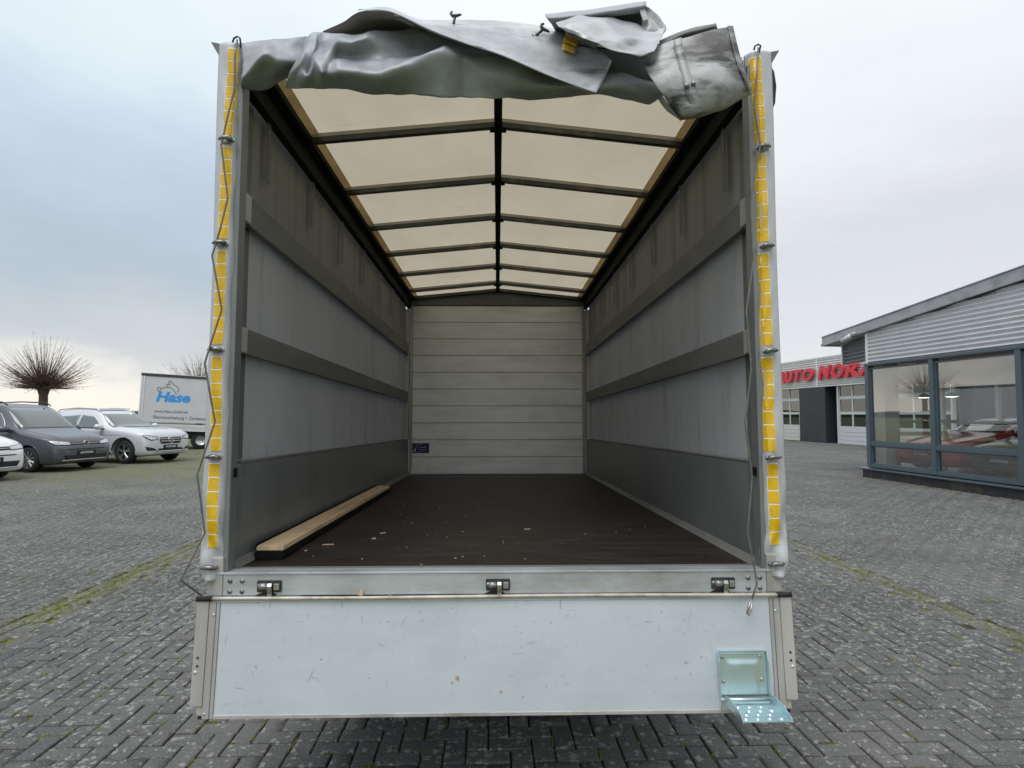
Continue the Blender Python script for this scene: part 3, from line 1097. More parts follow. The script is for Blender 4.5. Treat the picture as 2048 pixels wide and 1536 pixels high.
# ---- hinges, hinge rod with rubber ends
for xc in (-.868, .001, .873):
    p = [(-.046, -.020), (-.044, -.023), (.044, -.023), (.046, -.020), (.046, .018), (.044, .021), (-.044, .021), (-.046, .018)]
    h = tp(MB().prism([(xc + a_, -.0445, -.047 + c_) for a_, c_ in p], (0, -.005, 0)), 'hinge', M_STEEL_D, bevel=.001)
    MB().cyl((xc - .034, -.056, -.046), (xc - .006, -.056, -.046), .0115, 14).build('hinge_barrel', M_STEEL, h, smooth=True)
    MB().box(xc + .020, xc + .040, -.062, -.050, -.060, -.036).build('hinge_clip', M_STEEL, h, bevel=.002)
    b = MB()
    prof = [(-.060, -.034), (-.068, -.045), (-.066, -.060), (-.062, -.075), (-.064, -.094), (-.056, -.094), (-.055, -.075), (-.057, -.060), (-.058, -.045), (-.055, -.036)]
    b.prism([(xc - .003, y, z) for y, z in prof], (.017, 0, 0))
    b.build('hinge_strap', M_STEEL, h, bevel=.001)
    MB().lathe([(.0, -.0525), (.004, -.0525), (.0075, -.0495)], 'Y', (xc - .037, 0, -.046), 12).build('hinge_bolt', M_STEEL, h, smooth=True)
    MB().prism([(xc - .055, -.0455, -.0835), (xc + .03, -.0455, -.0835), (xc + .005, -.0455, -.066), (xc - .015, -.0455, -.066)], (0, -.003, 0)).build('hinge_recess', M_RUBBER, h)
rp = [(x, -.062 + .0015 * math.sin(x * 5), -.0885 + .0016 * math.sin(x * 3.1 + .5)) for x in np.linspace(-1.085, 1.085, 40)]
rod = tp(MB().tube(rp, .0072, 10), 'hinge_rod', M_ROD, smooth=True)
for s in (-1, 1):
    MB().cyl((s * 1.075, -.062, -.089), (s * 1.131, -.062, -.089), .0098, 14).build('rod_end_cap', M_RUBBER, rod, smooth=True)

# ---- tailgate hanging down, its foot a little towards the viewer
ty0, tz0, ty1, tz1 = -.052, -.102, -.086, -.514


def tg(x, v, out=0.0):
    """point on the tailgate: v = 0 at the hinge, 1 at the foot; out = metres towards the viewer"""
    n = Vector((0, -(tz0 - tz1), (ty0 - ty1))).normalized()
    n = Vector((0, -1, .08)).normalized()
    return Vector((x, ty0 + (ty1 - ty0) * v, tz0 + (tz1 - tz0) * v)) + n * out


def slab(x0, x1, v0, v1, o0, o1):
    p = [tg(x, v, o_) for o_ in (o0, o1) for v in (v0, v1) for x in (x0, x1)]
    return MB().add(p, [(0, 1, 3, 2), (4, 6, 7, 5), (0, 4, 5, 1), (2, 3, 7, 6), (0, 2, 6, 4), (1, 5, 7, 3)])


P = []
for v in np.linspace(0, 1, 12):
    P.append([tg(x, v, .0012 * math.sin(x * 4 + v * 3) * math.sin(v * 3.14)) for x in np.linspace(-1.046, 1.046, 60)])
gate = tp(MB().grid(P), 'tailgate', M_TG, smooth=True)
tp_ = slab(-1.046, 1.046, .001, .999, -.026, -.004)
tp_.build('gate_core', M_ALU_D, gate)
slab(-1.048, 1.048, -.012, .010, -.02, .0035).build('gate_top_edge', M_ALU, gate, bevel=.0015)
slab(-1.05, 1.05, .972, 1.004, -.03, .0028).build('gate_bottom_edge', M_ALU_D, gate, bevel=.0015)
for s in (-1, 1):
    x0, x1 = sorted((s * 1.047, s * 1.086))
    slab(x0, x1, -.008, 1.0, -.03, .006).build('gate_stile', M_ALU_D, gate, bevel=.002)
    x0, x1 = sorted((s * 1.0865, s * 1.131))
    slab(x0, x1, -.006, .89, -.03, .010).build('gate_side_cover', M_ALU_D, gate, bevel=.002)
    x0, x1 = sorted((s * 1.058, s * 1.061))
    slab(x0, x1, 0, .998, .0062, .0075).build('gate_bead', M_SLAT, gate)
    x0, x1 = sorted((s * 1.087, s * 1.108))
    slab(x0, x1, .892, .975, -.025, .0).build('gate_hook', M_ROD, gate, bevel=.002)
    x0, x1 = sorted((s * 1.088, s * 1.104))
    slab(x0, x1, .976, 1.008, -.02, -.002).build('gate_foot', M_RUBBER, gate, bevel=.002)
    for (x, v, r_, m_) in ((1.067, .115, .006, M_ALU), (1.077, .955, .006, M_ALU), (1.113, .48, .0052, M_STEEL_D), (1.113, .55, .0052, M_STEEL_D), (1.119, .605, .0075, M_ALU)):
        c = tg(s * x, v, .0062 if x < 1.09 else .0102)
        MB().lathe([(.0, -.003), (r_ * .6, -.0026), (r_, 0), (r_, .004)], 'Y', c, 12).build('gate_rivet', m_, gate, smooth=True)

# scuffs and scratches worn into the sheet metal
M_SCRATCH = mat('scratch_mark', (.27, .29, .30), .6, 0, var=.3, vs=30)
M_SCRATCH2 = mat('faint_scratch', (.50, .53, .55), .6, 0, var=.2, vs=30)
rs = random.Random(21)


def marks(n, fn, wmax=.0012):
    b = MB()
    for _ in range(n):
        u, v = rs.uniform(0, 1), rs.uniform(0, 1) ** 1.2
        a_ = rs.choice((rs.gauss(1.4, .35), rs.gauss(1.4, .35), rs.uniform(0, 3.14), rs.gauss(0, .15)))
        L_ = rs.choice((.003, .004, .006, .008, .012, .02, .03)) * rs.uniform(.6, 1.2)
        w_ = rs.uniform(.0003, wmax)
        bend = rs.gauss(0, .07)
        pts = []
        for q in (-1, -.3, .4, 1):
            pts.append((q * L_ * math.cos(a_ + bend * q), q * L_ * math.sin(a_ + bend * q), w_ * (1 - .8 * abs(q))))
        G = [[fn(u, v, dx - w * math.sin(a_), dz + w * math.cos(a_)), fn(u, v, dx + w * math.sin(a_), dz - w * math.cos(a_))] for dx, dz, w in pts]
        b.grid(G)
    return b


def on_gate(u, v, dx, dz):
    return tg(-1.03 + 2.06 * u + dx, .03 + .92 * v - dz / .42, .0022)


for n_, m_, wm in ((75, M_SCRATCH, .0011), (200, M_SCRATCH2, .0009)):
    o_ = marks(n_, on_gate, wm).build('scratches', m_, gate)
    o_['kind'] = 'stuff'
for (xs_, v_, r_, m_) in ((-.15, .68, .012, 'rust_stain'), (.012, .80, .007, 'rust_stain'), (-.17, .72, .006, 'rust_stain')):
    mm_ = bpy.data.materials.get(m_) or mat(m_, (.42, .33, .27), .7, 0, var=.3, vs=60)
    n_ = 11
    ring = [tg(xs_ + r_ * rs.uniform(.5, 1.1) * math.cos(6.283 * k / n_), v_ + r_ / .42 * rs.uniform(.5, 1.1) * math.sin(6.283 * k / n_), .0021) for k in range(n_)]
    MB().add(ring, [tuple(range(n_))]).build('stain', mm_, gate)
o_ = marks(90, lambda u, v, dx, dz: Vector((-1.0 + 2.0 * u + dx, LEN - .0166, .02 + 1.5 * v ** 1.6 + dz)), .0022).build('scratches', M_SCRATCH, fw)
o_['kind'] = 'stuff'

# ---- folding step
sx0, sx1 = .836, 1.020
bp = MB()
G = []
v0, v1 = .475, .855
for v in np.linspace(v0, v1, 24):
    row = []
    for x in np.linspace(sx0, sx1, 26):
        a_ = (x - sx0) / (sx1 - sx0)
        c_ = (v - v0) / (v1 - v0)
        d = min(a_ - .20, .80 - a_, c_ - .22, 1.0 - c_) * .18
        row.append(tg(x, v, .004 + .0035 * max(0, min(1, .5 + d / .007))))
    G.append(row)
step = empty('folding_step', (0, 0, TZ))
step.parent = truck
MB().grid(G).build('step_back_plate', M_ZINC, step, smooth=True, solid=.002)
for s, x in ((-1, sx0), (1, sx1)):
    poly = [tg(x, .470, .003), tg(x, .470, .010), tg(x, .55, .022), tg(x, .88, .024), tg(x, .99, .010), tg(x, .99, .003)] if s < 0 else \
           [tg(x, .470, .003), tg(x, .470, .010), tg(x, .55, .022), tg(x, .86, .024), tg(x, .87, .003)]
    MB().prism(poly, (s * .0022, 0, 0)).build('step_cheek', M_ZINC, step, bevel=.0006)
slab(sx0, sx1, .464, .471, .003, .012).build('step_top_lip', M_ZINC, step)
for (x, v) in ((sx0 + .016, .52), (sx1 - .024, .515), (sx0 + .016, .73), (sx1 - .022, .715)):
    MB().lathe([(.0, -.0045), (.004, -.004), (.0068, 0), (.0068, .003)], 'Y', tg(x, v, .0062), 12).build('step_rivet', M_STEEL, step, smooth=True)
tyh = tg(0, .87, .026)
MB().cyl((sx0 - .004, tyh.y, tyh.z), (sx1 + .004, tyh.y, tyh.z), .0062, 12).build('step_hinge_pin', M_ZINC, step, smooth=True)
# tread: sloping slightly down towards the viewer
ta, tb = Vector((0, tyh.y - .004, tyh.z - .010)), Vector((0, tyh.y - .175, tyh.z - .003))


def tr(x, t, up=0.0):
    return Vector((x, 0, 0)) + ta.lerp(tb, t) + Vector((0, 0, up))


G = [[tr(x, t, (.004 if t > .93 else 0)) for x in np.linspace(sx0 + .010, sx1 - .004, 8)] for t in (0, .06, .5, .9, .94, 1.0)]
MB().grid(G).build('step_tread', M_ZINC, step, solid=.0022)
for s, x in ((-1, sx0 + .010), (1, sx1 - .004)):
    poly = [tr(x, -.04, .004), tr(x, .0, .028), tr(x, .22, .036), tr(x, .62, .030), tr(x, .90, .016), tr(x, 1.0, .004), tr(x, 1.0, -.003), tr(x, 0, -.003)]
    MB().prism(poly, (s * .0022, 0, 0)).build('step_tread_wing', M_ZINC, step, bevel=.0006)
MB().box(sx0 + .016, sx1 - .012, tr(0, .09).y, tr(0, .06).y, tr(0, .08).z + .002, tr(0, .08).z + .010).build('step_tread_bar', M_ZINC, step, bevel=.002)
for r_ in range(4):
    for c_ in range(4 if r_ % 2 else 3):
        x = sx0 + .040 + c_ * .042 - (.018 if r_ % 2 else 0) + r_ * .002
        p = tr(x, .25 + r_ * .19, .0012)
        MB().lathe([(.0035, .0072), (.0055, .0058), (.0095, .0005), (.0110, -.0005)], 'Z', p, 14).build('step_stud', M_ZINC, step, smooth=True)

# ------------------------------------------------------------------ the rear curtain, thrown up and crumpled on the roof edge
SHEETS = {}
SHEETS['valance']=[[(-1.04,-0.05,2.103),(-0.944,-0.05,2.113),(-0.884,-0.05,2.12),(-0.825,-0.045,2.131),(-0.754,-0.03,2.152)],[(-1.028,-0.062,2.028),(-0.937,-0.075,2.067),(-0.883,-0.07,2.056),(-0.825,-0.055,2.069),(-0.767,-0.035,2.091)],[(-1.018,-0.08,1.944),(-0.918,-0.125,2.008),(-0.871,-0.1,1.998),(-0.826,-0.07,2.013),(-0.78,-0.04,2.037)],[(-1.03,-0.06,1.92),(-0.952,-0.05,1.973),(-0.896,-0.05,1.978),(-0.848,-0.04,1.998),(-0.802,-0.02,2.002)],[(-1.047,-0.02,1.929),(-0.987,0.02,1.951),(-0.936,0.02,1.967),(-0.875,0.01,1.989),(-0.816,0.0,1.967)]]
SHEETS['roll']=[[(-0.779,-0.05,2.119),(-0.752,-0.06,2.134),(-0.732,-0.06,2.139),(-0.72,-0.06,2.139),(-0.707,-0.07,2.132),(-0.65,-0.06,2.138),(-0.593,-0.06,2.135),(-0.531,-0.05,2.149),(-0.481,-0.05,2.154),(-0.362,-0.03,2.186),(-0.227,-0.01,2.202),(-0.148,-0.01,2.182),(-0.075,-0.01,2.161),(0.05,-0.01,2.13),(0.217,-0.01,2.111),(0.383,-0.01,2.081),(0.53,-0.01,2.061),(0.634,-0.01,2.041),(0.696,-0.0,2.026)],[(-0.805,-0.075,2.044),(-0.765,-0.09,2.066),(-0.732,-0.1,2.053),(-0.723,-0.08,2.067),(-0.7,-0.09,2.056),(-0.633,-0.12,2.066),(-0.572,-0.14,2.04),(-0.515,-0.12,2.076),(-0.472,-0.09,2.085),(-0.359,-0.05,2.119),(-0.224,-0.03,2.145),(-0.146,-0.03,2.129),(-0.074,-0.03,2.115),(0.049,-0.05,2.072),(0.214,-0.04,2.038),(0.378,-0.04,2.019),(0.523,-0.04,2.01),(0.629,-0.03,2.003),(0.69,-0.02,2.001)],[(-0.826,-0.08,1.988),(-0.773,-0.11,2.001),(-0.759,-0.07,1.97),(-0.716,-0.13,1.979),(-0.68,-0.15,1.926),(-0.643,-0.08,2.032),(-0.587,-0.08,2.027),(-0.523,-0.08,2.028),(-0.471,-0.09,2.014),(-0.354,-0.08,2.051),(-0.22,-0.07,2.087),(-0.143,-0.08,2.071),(-0.072,-0.1,2.034),(0.048,-0.11,2.002),(0.209,-0.09,1.965),(0.37,-0.09,1.946),(0.511,-0.09,1.948),(0.617,-0.07,1.951),(0.68,-0.05,1.961)],[(-0.848,-0.06,1.948),(-0.805,-0.07,1.963),(-0.76,-0.085,1.934),(-0.727,-0.09,1.942),(-0.694,-0.1,1.922),(-0.622,-0.15,1.929),(-0.568,-0.15,1.93),(-0.505,-0.155,1.928),(-0.455,-0.165,1.924),(-0.34,-0.165,1.958),(-0.21,-0.175,1.998),(-0.14,-0.12,1.993),(-0.071,-0.11,1.959),(0.048,-0.1,1.925),(0.206,-0.12,1.905),(0.368,-0.1,1.903),(0.513,-0.08,1.916),(0.617,-0.07,1.919),(0.683,-0.04,1.942)],[(-0.866,-0.03,1.932),(-0.821,-0.03,1.928),(-0.783,-0.03,1.926),(-0.751,-0.03,1.925),(-0.714,-0.03,1.923),(-0.654,-0.03,1.92),(-0.597,-0.03,1.918),(-0.532,-0.03,1.915),(-0.481,-0.03,1.911),(-0.358,-0.04,1.899),(-0.217,-0.09,1.855),(-0.144,-0.05,1.881),(-0.073,-0.06,1.876),(0.049,-0.04,1.893),(0.212,-0.05,1.898),(0.379,-0.03,1.916),(0.525,-0.02,1.911),(0.629,-0.02,1.901),(0.691,-0.01,1.938)]]
SHEETS['flap']=[[(-0.581,-0.02,2.272),(-0.465,0.02,2.31),(-0.35,0.1,2.322),(-0.212,0.14,2.348),(-0.024,0.16,2.365),(0.21,0.16,2.341),(0.369,0.1,2.246),(0.461,-0.06,2.046)],[(-0.548,-0.1,2.215),(-0.44,-0.08,2.233),(-0.309,-0.05,2.203),(-0.19,0.0,2.232),(-0.017,0.02,2.244),(0.194,0.02,2.216),(0.339,0.0,2.148),(0.449,-0.09,2.01)],[(-0.533,-0.13,2.193),(-0.428,-0.12,2.202),(-0.289,-0.12,2.142),(-0.162,-0.1,2.124),(-0.008,-0.09,2.108),(0.181,-0.09,2.052),(0.299,-0.11,1.991),(0.415,-0.15,1.923)],[(-0.514,-0.16,2.172),(-0.415,-0.17,2.16),(-0.261,-0.19,2.076),(-0.127,-0.19,2.025),(0.008,-0.2,1.975),(0.179,-0.21,1.895),(0.255,-0.21,1.865),(0.369,-0.21,1.823)]]
SHEETS['fold']=[[(-0.708,-0.05,2.163),(-0.616,-0.08,2.186),(-0.524,-0.135,2.192),(-0.417,-0.16,2.165),(-0.259,-0.18,2.076)],[(-0.735,0.0,2.188),(-0.652,0.06,2.249),(-0.568,0.08,2.293),(-0.444,0.08,2.295),(-0.304,0.0,2.204)],[(-0.753,0.02,2.193),(-0.64,0.1,2.247),(-0.559,0.12,2.264),(-0.422,0.08,2.248),(-0.328,0.02,2.208)]]
SHEETS['bundle_lip']=[[(0.194,-0.01,2.275),(0.403,-0.03,2.292),(0.615,-0.04,2.319)],[(0.195,-0.08,2.212),(0.39,-0.11,2.214),(0.592,-0.12,2.244)],[(0.213,-0.06,2.205),(0.394,-0.08,2.213),(0.593,-0.08,2.241)]]
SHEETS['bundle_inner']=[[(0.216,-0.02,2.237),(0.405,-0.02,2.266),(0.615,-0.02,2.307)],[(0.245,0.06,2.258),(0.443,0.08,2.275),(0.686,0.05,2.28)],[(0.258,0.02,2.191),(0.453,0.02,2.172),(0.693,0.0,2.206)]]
SHEETS['bundle_end']=[[(0.586,-0.11,2.264),(0.646,-0.03,2.285),(0.713,0.03,2.253)],[(0.592,-0.06,2.241),(0.623,-0.09,2.19),(0.7,-0.02,2.205)],[(0.582,-0.07,2.169),(0.609,-0.1,2.141),(0.666,-0.07,2.145)]]
SHEETS['fold_sheet']=[[(0.258,-0.06,2.223),(0.312,-0.09,2.211),(0.434,-0.09,2.219),(0.519,-0.07,2.211),(0.601,-0.07,2.182),(0.684,-0.06,2.191)],[(0.229,-0.14,2.149),(0.297,-0.17,2.131),(0.398,-0.17,2.122),(0.501,-0.13,2.127),(0.58,-0.15,2.106),(0.662,-0.12,2.136)],[(0.227,-0.18,2.1),(0.293,-0.22,2.065),(0.391,-0.21,2.054),(0.485,-0.22,2.036),(0.572,-0.18,2.069),(0.639,-0.17,2.077)],[(0.249,-0.19,2.081),(0.319,-0.24,2.016),(0.383,-0.25,1.981),(0.458,-0.25,1.961),(0.536,-0.24,1.962),(0.595,-0.22,1.986)]]
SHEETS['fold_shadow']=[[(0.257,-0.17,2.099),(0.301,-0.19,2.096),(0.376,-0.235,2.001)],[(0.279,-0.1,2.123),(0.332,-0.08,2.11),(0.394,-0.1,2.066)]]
SHEETS['corner_sheet']=[[(0.55,-0.12,2.034),(0.615,-0.15,2.045),(0.682,-0.17,2.061),(0.788,-0.18,2.088),(0.917,-0.17,2.126)],[(0.572,-0.17,1.951),(0.624,-0.195,1.957),(0.684,-0.205,1.971),(0.795,-0.21,1.99),(0.926,-0.19,2.025)],[(0.598,-0.2,1.873),(0.645,-0.22,1.872),(0.695,-0.225,1.879),(0.811,-0.24,1.892),(0.941,-0.2,1.938)],[(0.636,-0.2,1.808),(0.672,-0.22,1.799),(0.711,-0.23,1.798),(0.836,-0.245,1.836),(0.969,-0.19,1.884)],[(0.686,-0.17,1.761),(0.711,-0.19,1.743),(0.742,-0.2,1.744),(0.859,-0.19,1.788),(0.995,-0.15,1.871)],[(0.731,-0.1,1.777),(0.76,-0.11,1.776),(0.795,-0.11,1.786),(0.904,-0.1,1.83),(1.026,-0.07,1.899)]]
SHEETS['corner_fold']=[[(0.652,-0.03,1.915),(0.692,-0.03,1.858),(0.736,-0.08,1.785)],[(0.653,-0.1,1.881),(0.686,-0.12,1.819),(0.733,-0.1,1.777)]]
SHEETS['back_roll']=[[(0.672,-0.02,2.161),(0.782,-0.02,2.211),(0.919,-0.0,2.256)],[(0.657,-0.07,2.111),(0.765,-0.07,2.163),(0.898,-0.06,2.207)],[(0.667,-0.05,2.102),(0.771,-0.05,2.156),(0.913,-0.04,2.195)]]
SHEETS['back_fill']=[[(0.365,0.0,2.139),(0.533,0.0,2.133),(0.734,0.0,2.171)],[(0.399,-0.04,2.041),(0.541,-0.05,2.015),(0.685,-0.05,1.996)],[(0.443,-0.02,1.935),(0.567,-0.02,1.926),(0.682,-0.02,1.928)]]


def sheet(name, m, su=6, sv=6, wr=.002, ws=14.0, crisp=False, hem=False):
    C = [[Vector(p) for p in r] for r in SHEETS[name]]
    A = np.array([[tuple(p) for p in r] for r in C])
    if crisp:      # creased sheet: nearly straight facets between the folds, softened a little
        n, mcol, _ = A.shape
        B = catmull(A, sv)
        xs = np.arange(mcol)
        xq = np.linspace(0, mcol - 1, (mcol - 1) * su + 1)
        lin = np.stack([np.stack([np.interp(xq, xs, B[i, :, k]) for k in range(3)], -1) for i in range(len(B))])
        cm = np.stack([catmull(B[i], su) for i in range(len(B))])
        A = .8 * lin + .2 * cm
    else:
        A = catmull(A, sv)
        A = np.stack([catmull(A[i], su) for i in range(len(A))])
    from mathutils import noise as mn
    P = []
    for i, r in enumerate(A):
        row = []
        for j, p in enumerate(r):
            q = Vector(p)
            d = mn.noise(q * ws) * wr * .35 + mn.noise(q * ws * 2.7) * wr * .12
            k1 = Vector((q.x * ws * .55, q.y * ws * .55, q.z * ws * .9))
            d += (mn.voronoi(k1)[0][0] - .45) * wr * 1.5 + (mn.voronoi(k1 * 2.3 + Vector((3, 1, 2)))[0][0] - .45) * wr * .55
            row.append(q + Vector((0, -d, d * .5)))
        P.append(row)
    return MB().grid(P)


M_FLAP_D = mat('pale_tarpaulin_scuffed', (.50, .52, .535), .36, .15, var=.08, vs=4, bump=.1, bs=200,
               grime=((.16, .16, .16), 8, .54, .70, (.5, 1, 1.5)), grime2=((.29, .305, .315), 3.2, .42, .62, (1, 1, 1)))
cur = tp(sheet('roll', M_TARP_O, 14, 16, .024, 6.5, crisp=True), 'rear_curtain', M_TARP_O, smooth=True, solid=.0016)
for nm, m_, part, kw in (('valance', M_TARP_O, 'curtain_valance', dict(su=14, sv=12, wr=.012, ws=9)),
                         ('flap', M_FLAP_D, 'curtain_flap', dict(su=14, sv=12, wr=.010, ws=6)),
                         ('fold', M_HEM_SHADE, 'curtain_fold', dict(su=12, sv=10, wr=.006)),  # dark colour stands in for shade under the raised flap
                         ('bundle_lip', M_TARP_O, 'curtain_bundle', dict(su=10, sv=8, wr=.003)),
                         ('bundle_inner', M_HEM_SHADE, 'curtain_bundle', dict(su=8, sv=8, wr=.01)),  # shade of the bundle cavity put into the colour
                         ('bundle_end', M_TARP_DIRTY, 'curtain_bundle', dict(su=8, sv=8, wr=.012, ws=20)),
                         ('fold_sheet', M_FLAP_D, 'curtain_fold', dict(su=14, sv=12, wr=.014, ws=9)),
                         ('fold_shadow', M_HEM_SHADE, 'curtain_fold', dict(su=6, sv=6, wr=.002)),  # dark sheet painted as the shaded opening of the fold
                         ('corner_sheet', M_TARP_DIRTY, 'curtain_corner', dict(su=14, sv=12, wr=.012, ws=7, crisp=True)),
                         ('corner_fold', M_TARP_O, 'curtain_fold', dict(su=8, sv=6, wr=.003)),
                         ('back_roll', M_HEM_SHADE, 'curtain_roll', dict(su=8, sv=6, wr=.004)),
                         ('back_fill', M_HEM_SHADE, 'curtain_fold', dict(su=6, sv=6, wr=.006))):
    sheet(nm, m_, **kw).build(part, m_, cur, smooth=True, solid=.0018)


def along(rows_col, d=(0, -.004, 0)):
    return [Vector(p) + Vector(d) for p in rows_col]


# sewn edges, seam band and press studs of the curtain
A = np.array(SHEETS['flap'])
edge = catmull(A[-1], 8)
MB().tube([Vector(p) + Vector((0, -.001, 0)) for p in edge], .0032, 6).build('curtain_edge', M_TARP_O, cur, smooth=True)
tip = catmull(A[:, -1], 6)
MB().tube([Vector(p) for p in tip], .003, 6).build('curtain_edge', M_TARP_O, cur, smooth=True)
A = np.array(SHEETS['corner_sheet'])
sm = catmull(A[:5, 2], 8)
sm2 = catmull(A[:5, 2] * .72 + A[:5, 3] * .28, 8)
G = [[Vector(p) + Vector((0, -.006, 0)), Vector(p).lerp(Vector(q), .5) + Vector((0, -.009, 0)), Vector(q) + Vector((0, -.009, 0))] for p, q in zip(sm, sm2)]
MB().grid(G).build('curtain_seam', M_TARP_DIRTY, cur, smooth=True, solid=.001)
ed = catmull(A[:5, 4], 8)
ed2 = catmull(A[:5, 4] * .84 + A[:5, 3] * .16, 8)
MB().grid([[Vector(p) + Vector((.003, -.002, 0)), Vector(q) + Vector((0, -.007, 0))] for p, q in zip(ed, ed2)]).build('curtain_hem', M_TARP_DIRTY, cur, smooth=True, solid=.003)
for p in ((.709, -.248, 1.836), (.734, -.250, 1.844)):
    MB().lathe([(.0, -.006), (.006, -.005), (.0095, 0), (.0095, .006)], 'Y', p, 14).build('press_stud', M_STEEL, cur, smooth=True)
# a strip of reflective tape on the flap, two buckles, a clip in the bundle
A = np.array(SHEETS['flap'])
AA = catmull(A, 9)
AA = np.stack([catmull(AA[i], 8) for i in range(len(AA))])
nr, nc, _ = AA.shape


def fp(u, v, up=.008):
    i, j = v * (nr - 1), u * (nc - 1)
    i0, j0 = min(int(i), nr - 2), min(int(j), nc - 2)
    a_, c_ = i - i0, j - j0
    p = (AA[i0, j0] * (1 - a_) * (1 - c_) + AA[i0 + 1, j0] * a_ * (1 - c_) + AA[i0, j0 + 1] * (1 - a_) * c_ + AA[i0 + 1, j0 + 1] * a_ * c_)
    return Vector(p) + Vector((0, -up * .8, up * .6))


for v0, v1 in ((.22, .42), (.44, .53)):
    MB().grid([[fp(u, v, .010) for u in np.linspace(.790, .850, 6)] for v in np.linspace(v0, v1, 6)]).build('reflective_tape', M_TAPE, cur, smooth=True, solid=.001)
for p, rz in ((fp(.438, .22, .012), .2), (fp(.70, .40, .014), .9)):
    M_ = Matrix.Translation(p) @ Matrix.Rotation(rz, 4, 'Y')
    b = MB()
    b.tube([(0, .012, -.040), (0, 0, .018)], .006, 8)
    b.tube([(0, .010, -.034), (0, .008, -.028)], .014, 10)
    b.tube([(-.016, 0, .036), (-.020, 0, .026), (-.012, 0, .017), (.004, 0, .020), (.020, 0, .029), (.026, 0, .030)], [.004, .006, .007, .007, .005, .003], 8)
    xf(b, M_).build('turn_buckle', M_STEEL_D, cur, smooth=True)
MB().box(-.012, .012, -.006, .006, -.03, .03, Matrix.Translation((.585, -.105, 2.215)) @ Matrix.Rotation(-.3, 4, 'Y')).build('bundle_clip', M_STEEL, cur, bevel=.003)

# ------------------------------------------------------------------ things lying in the load bed
def in_bed(name, label, cat):
    o = empty(name, TPOS + TMAT.to_3x3() @ Vector((0, 0, TZ)), TROT)
    return tag(o, label, cat)


pl = in_bed('wooden_beam', 'long pale wooden beam with a dark underside lying along the left sideboard', 'beam')
xa, xb = -1.022, -.905
MB().prism([(xa + .004, .20, .036), (xb, .20, .036), (xb - .001, .20, .056), (xb - .004, .20, .058), (xa + .012, .20, .058), (xa + .004, .20, .052)], (-.012, 2.58, 0)).build('wood_board', M_WOOD, pl, bevel=.0015)
MB().prism([(xa, .195, .001), (xb - .004, .195, .001), (xb + .002, .195, .010), (xb + .002, .195, .035), (xa, .195, .035)], (-.012, 2.59, 0)).build('dark_underside', M_DARK, pl, bevel=.002)
pl2 = MB().prism([(xa - .003, .21, .0352), (xa + .003, .21, .0352), (xa + .003, .21, .058), (xa + .009, .21, .064), (xa + .004, .21, .066), (xa - .003, .21, .060)], (-.012, 2.56, 0))
pl2.build('edge_strip', M_DARK, pl)
# splinters and grit on the plywood
b = MB()
rs = random.Random(3)
for k in range(45):
    y = abs(rs.gauss(0, 1.5)) + .05
    if y > 4.4:
        continue
    x = rs.uniform(-.86, .98)
    a_, L_, w_ = rs.uniform(0, 6.28), rs.choice((.0015, .002, .002, .003, .006)), rs.uniform(.0006, .0014)
    M_ = Matrix.Translation((x, y, .0022)) @ Matrix.Rotation(a_, 4, 'Z') @ Matrix.Rotation(rs.uniform(-.1, .1), 4, 'Y')
    b.box(-L_, L_, -w_, w_, -.0015, .0015, M_)
for (x, y, a_, L_, w_) in ((-.615, .647, .1, .010, .005), (-.80, .50, .15, .026, .0008), (-.60, .80, .6, .016, .0012), (-.86, .36, 1.2, .006, .003), (.16, .9, .1, .016, .0008)):
    b.box(-L_, L_, -w_, w_, -.002, .002, Matrix.Translation((x, y, .0032)) @ Matrix.Rotation(a_, 4, 'Z'))
spl = b.build('wood_splinters', M_CHIP)
spl.location, spl.rotation_euler = TPOS + TMAT.to_3x3() @ Vector((0, 0, TZ)), TROT
tag(spl, 'pale wood splinters and crumbs scattered on the dark plywood load floor', 'splinters', kind='stuff')
b = MB().prism([(-.530, -.060, -.0815), (-.512, -.060, -.0815), (-.514, -.060, -.067), (-.522, -.060, -.062), (-.528, -.060, -.070)], (0, .009, 0))
wc = b.build('wood_chip', M_CHIP, bevel=.001)
wc.location, wc.rotation_euler = TPOS + TMAT.to_3x3() @ Vector((0, 0, TZ)), TROT
tag(wc, 'single pale wood chip stuck behind the hinge rod on the rear sill', 'wood chip')

# ------------------------------------------------------------------ buildings on the right
M_CLAD = mat('silver_corrugated_sheet', (.72, .73, .74), .30, .45, var=.06, vs=1.5)
M_CLAD_D = mat('grey_corrugated_sheet', (.20, .21, .22), .35, .4, var=.06, vs=1.5)
M_FASCIA = mat('zinc_fascia', (.38, .39, .40), .42, .35, var=.08, vs=2, grime=((.19, .20, .20), 2, .5, .75, (1, 1, 1)))
M_FRAME = mat('blue_grey_window_frame', (.075, .105, .125), .4, .1, var=.08, vs=4)
M_PLINTH = mat('dark_plinth', (.035, .035, .042), .6, 0, var=.25, vs=3, grime=((.09, .08, .06), 4, .52, .7, (1, 1, .4)))
M_ANTHR = mat('anthracite_panel', (.028, .031, .040), .45, 0, var=.15, vs=2)
M_GLASS = glass('window_glass', (.78, .84, .82), .30)
M_PANE = glass('garage_pane', (.35, .36, .37), .12)
M_DOORW = mat('white_door_section', (.62, .64, .65), .4, .2, var=.05, vs=3)
M_WALLW = mat('white_plaster', (.72, .76, .74), .7, 0, var=.05, vs=2)
M_CEIL = mat('grey_ceiling', (.42, .41, .42), .8, 0, var=.05)
M_TILE = mat('showroom_floor', (.14, .135, .13), .25, 0, var=.12, vs=3)
M_LAMP = emit('lamp_glow', (1.0, .96, .86), 4.0)
M_BLACKS = mat('black_cord', (.02, .02, .02), .6, 0)
M_SIGN = mat('red_sign_face', (.62, .035, .055), .35, 0, var=.04)
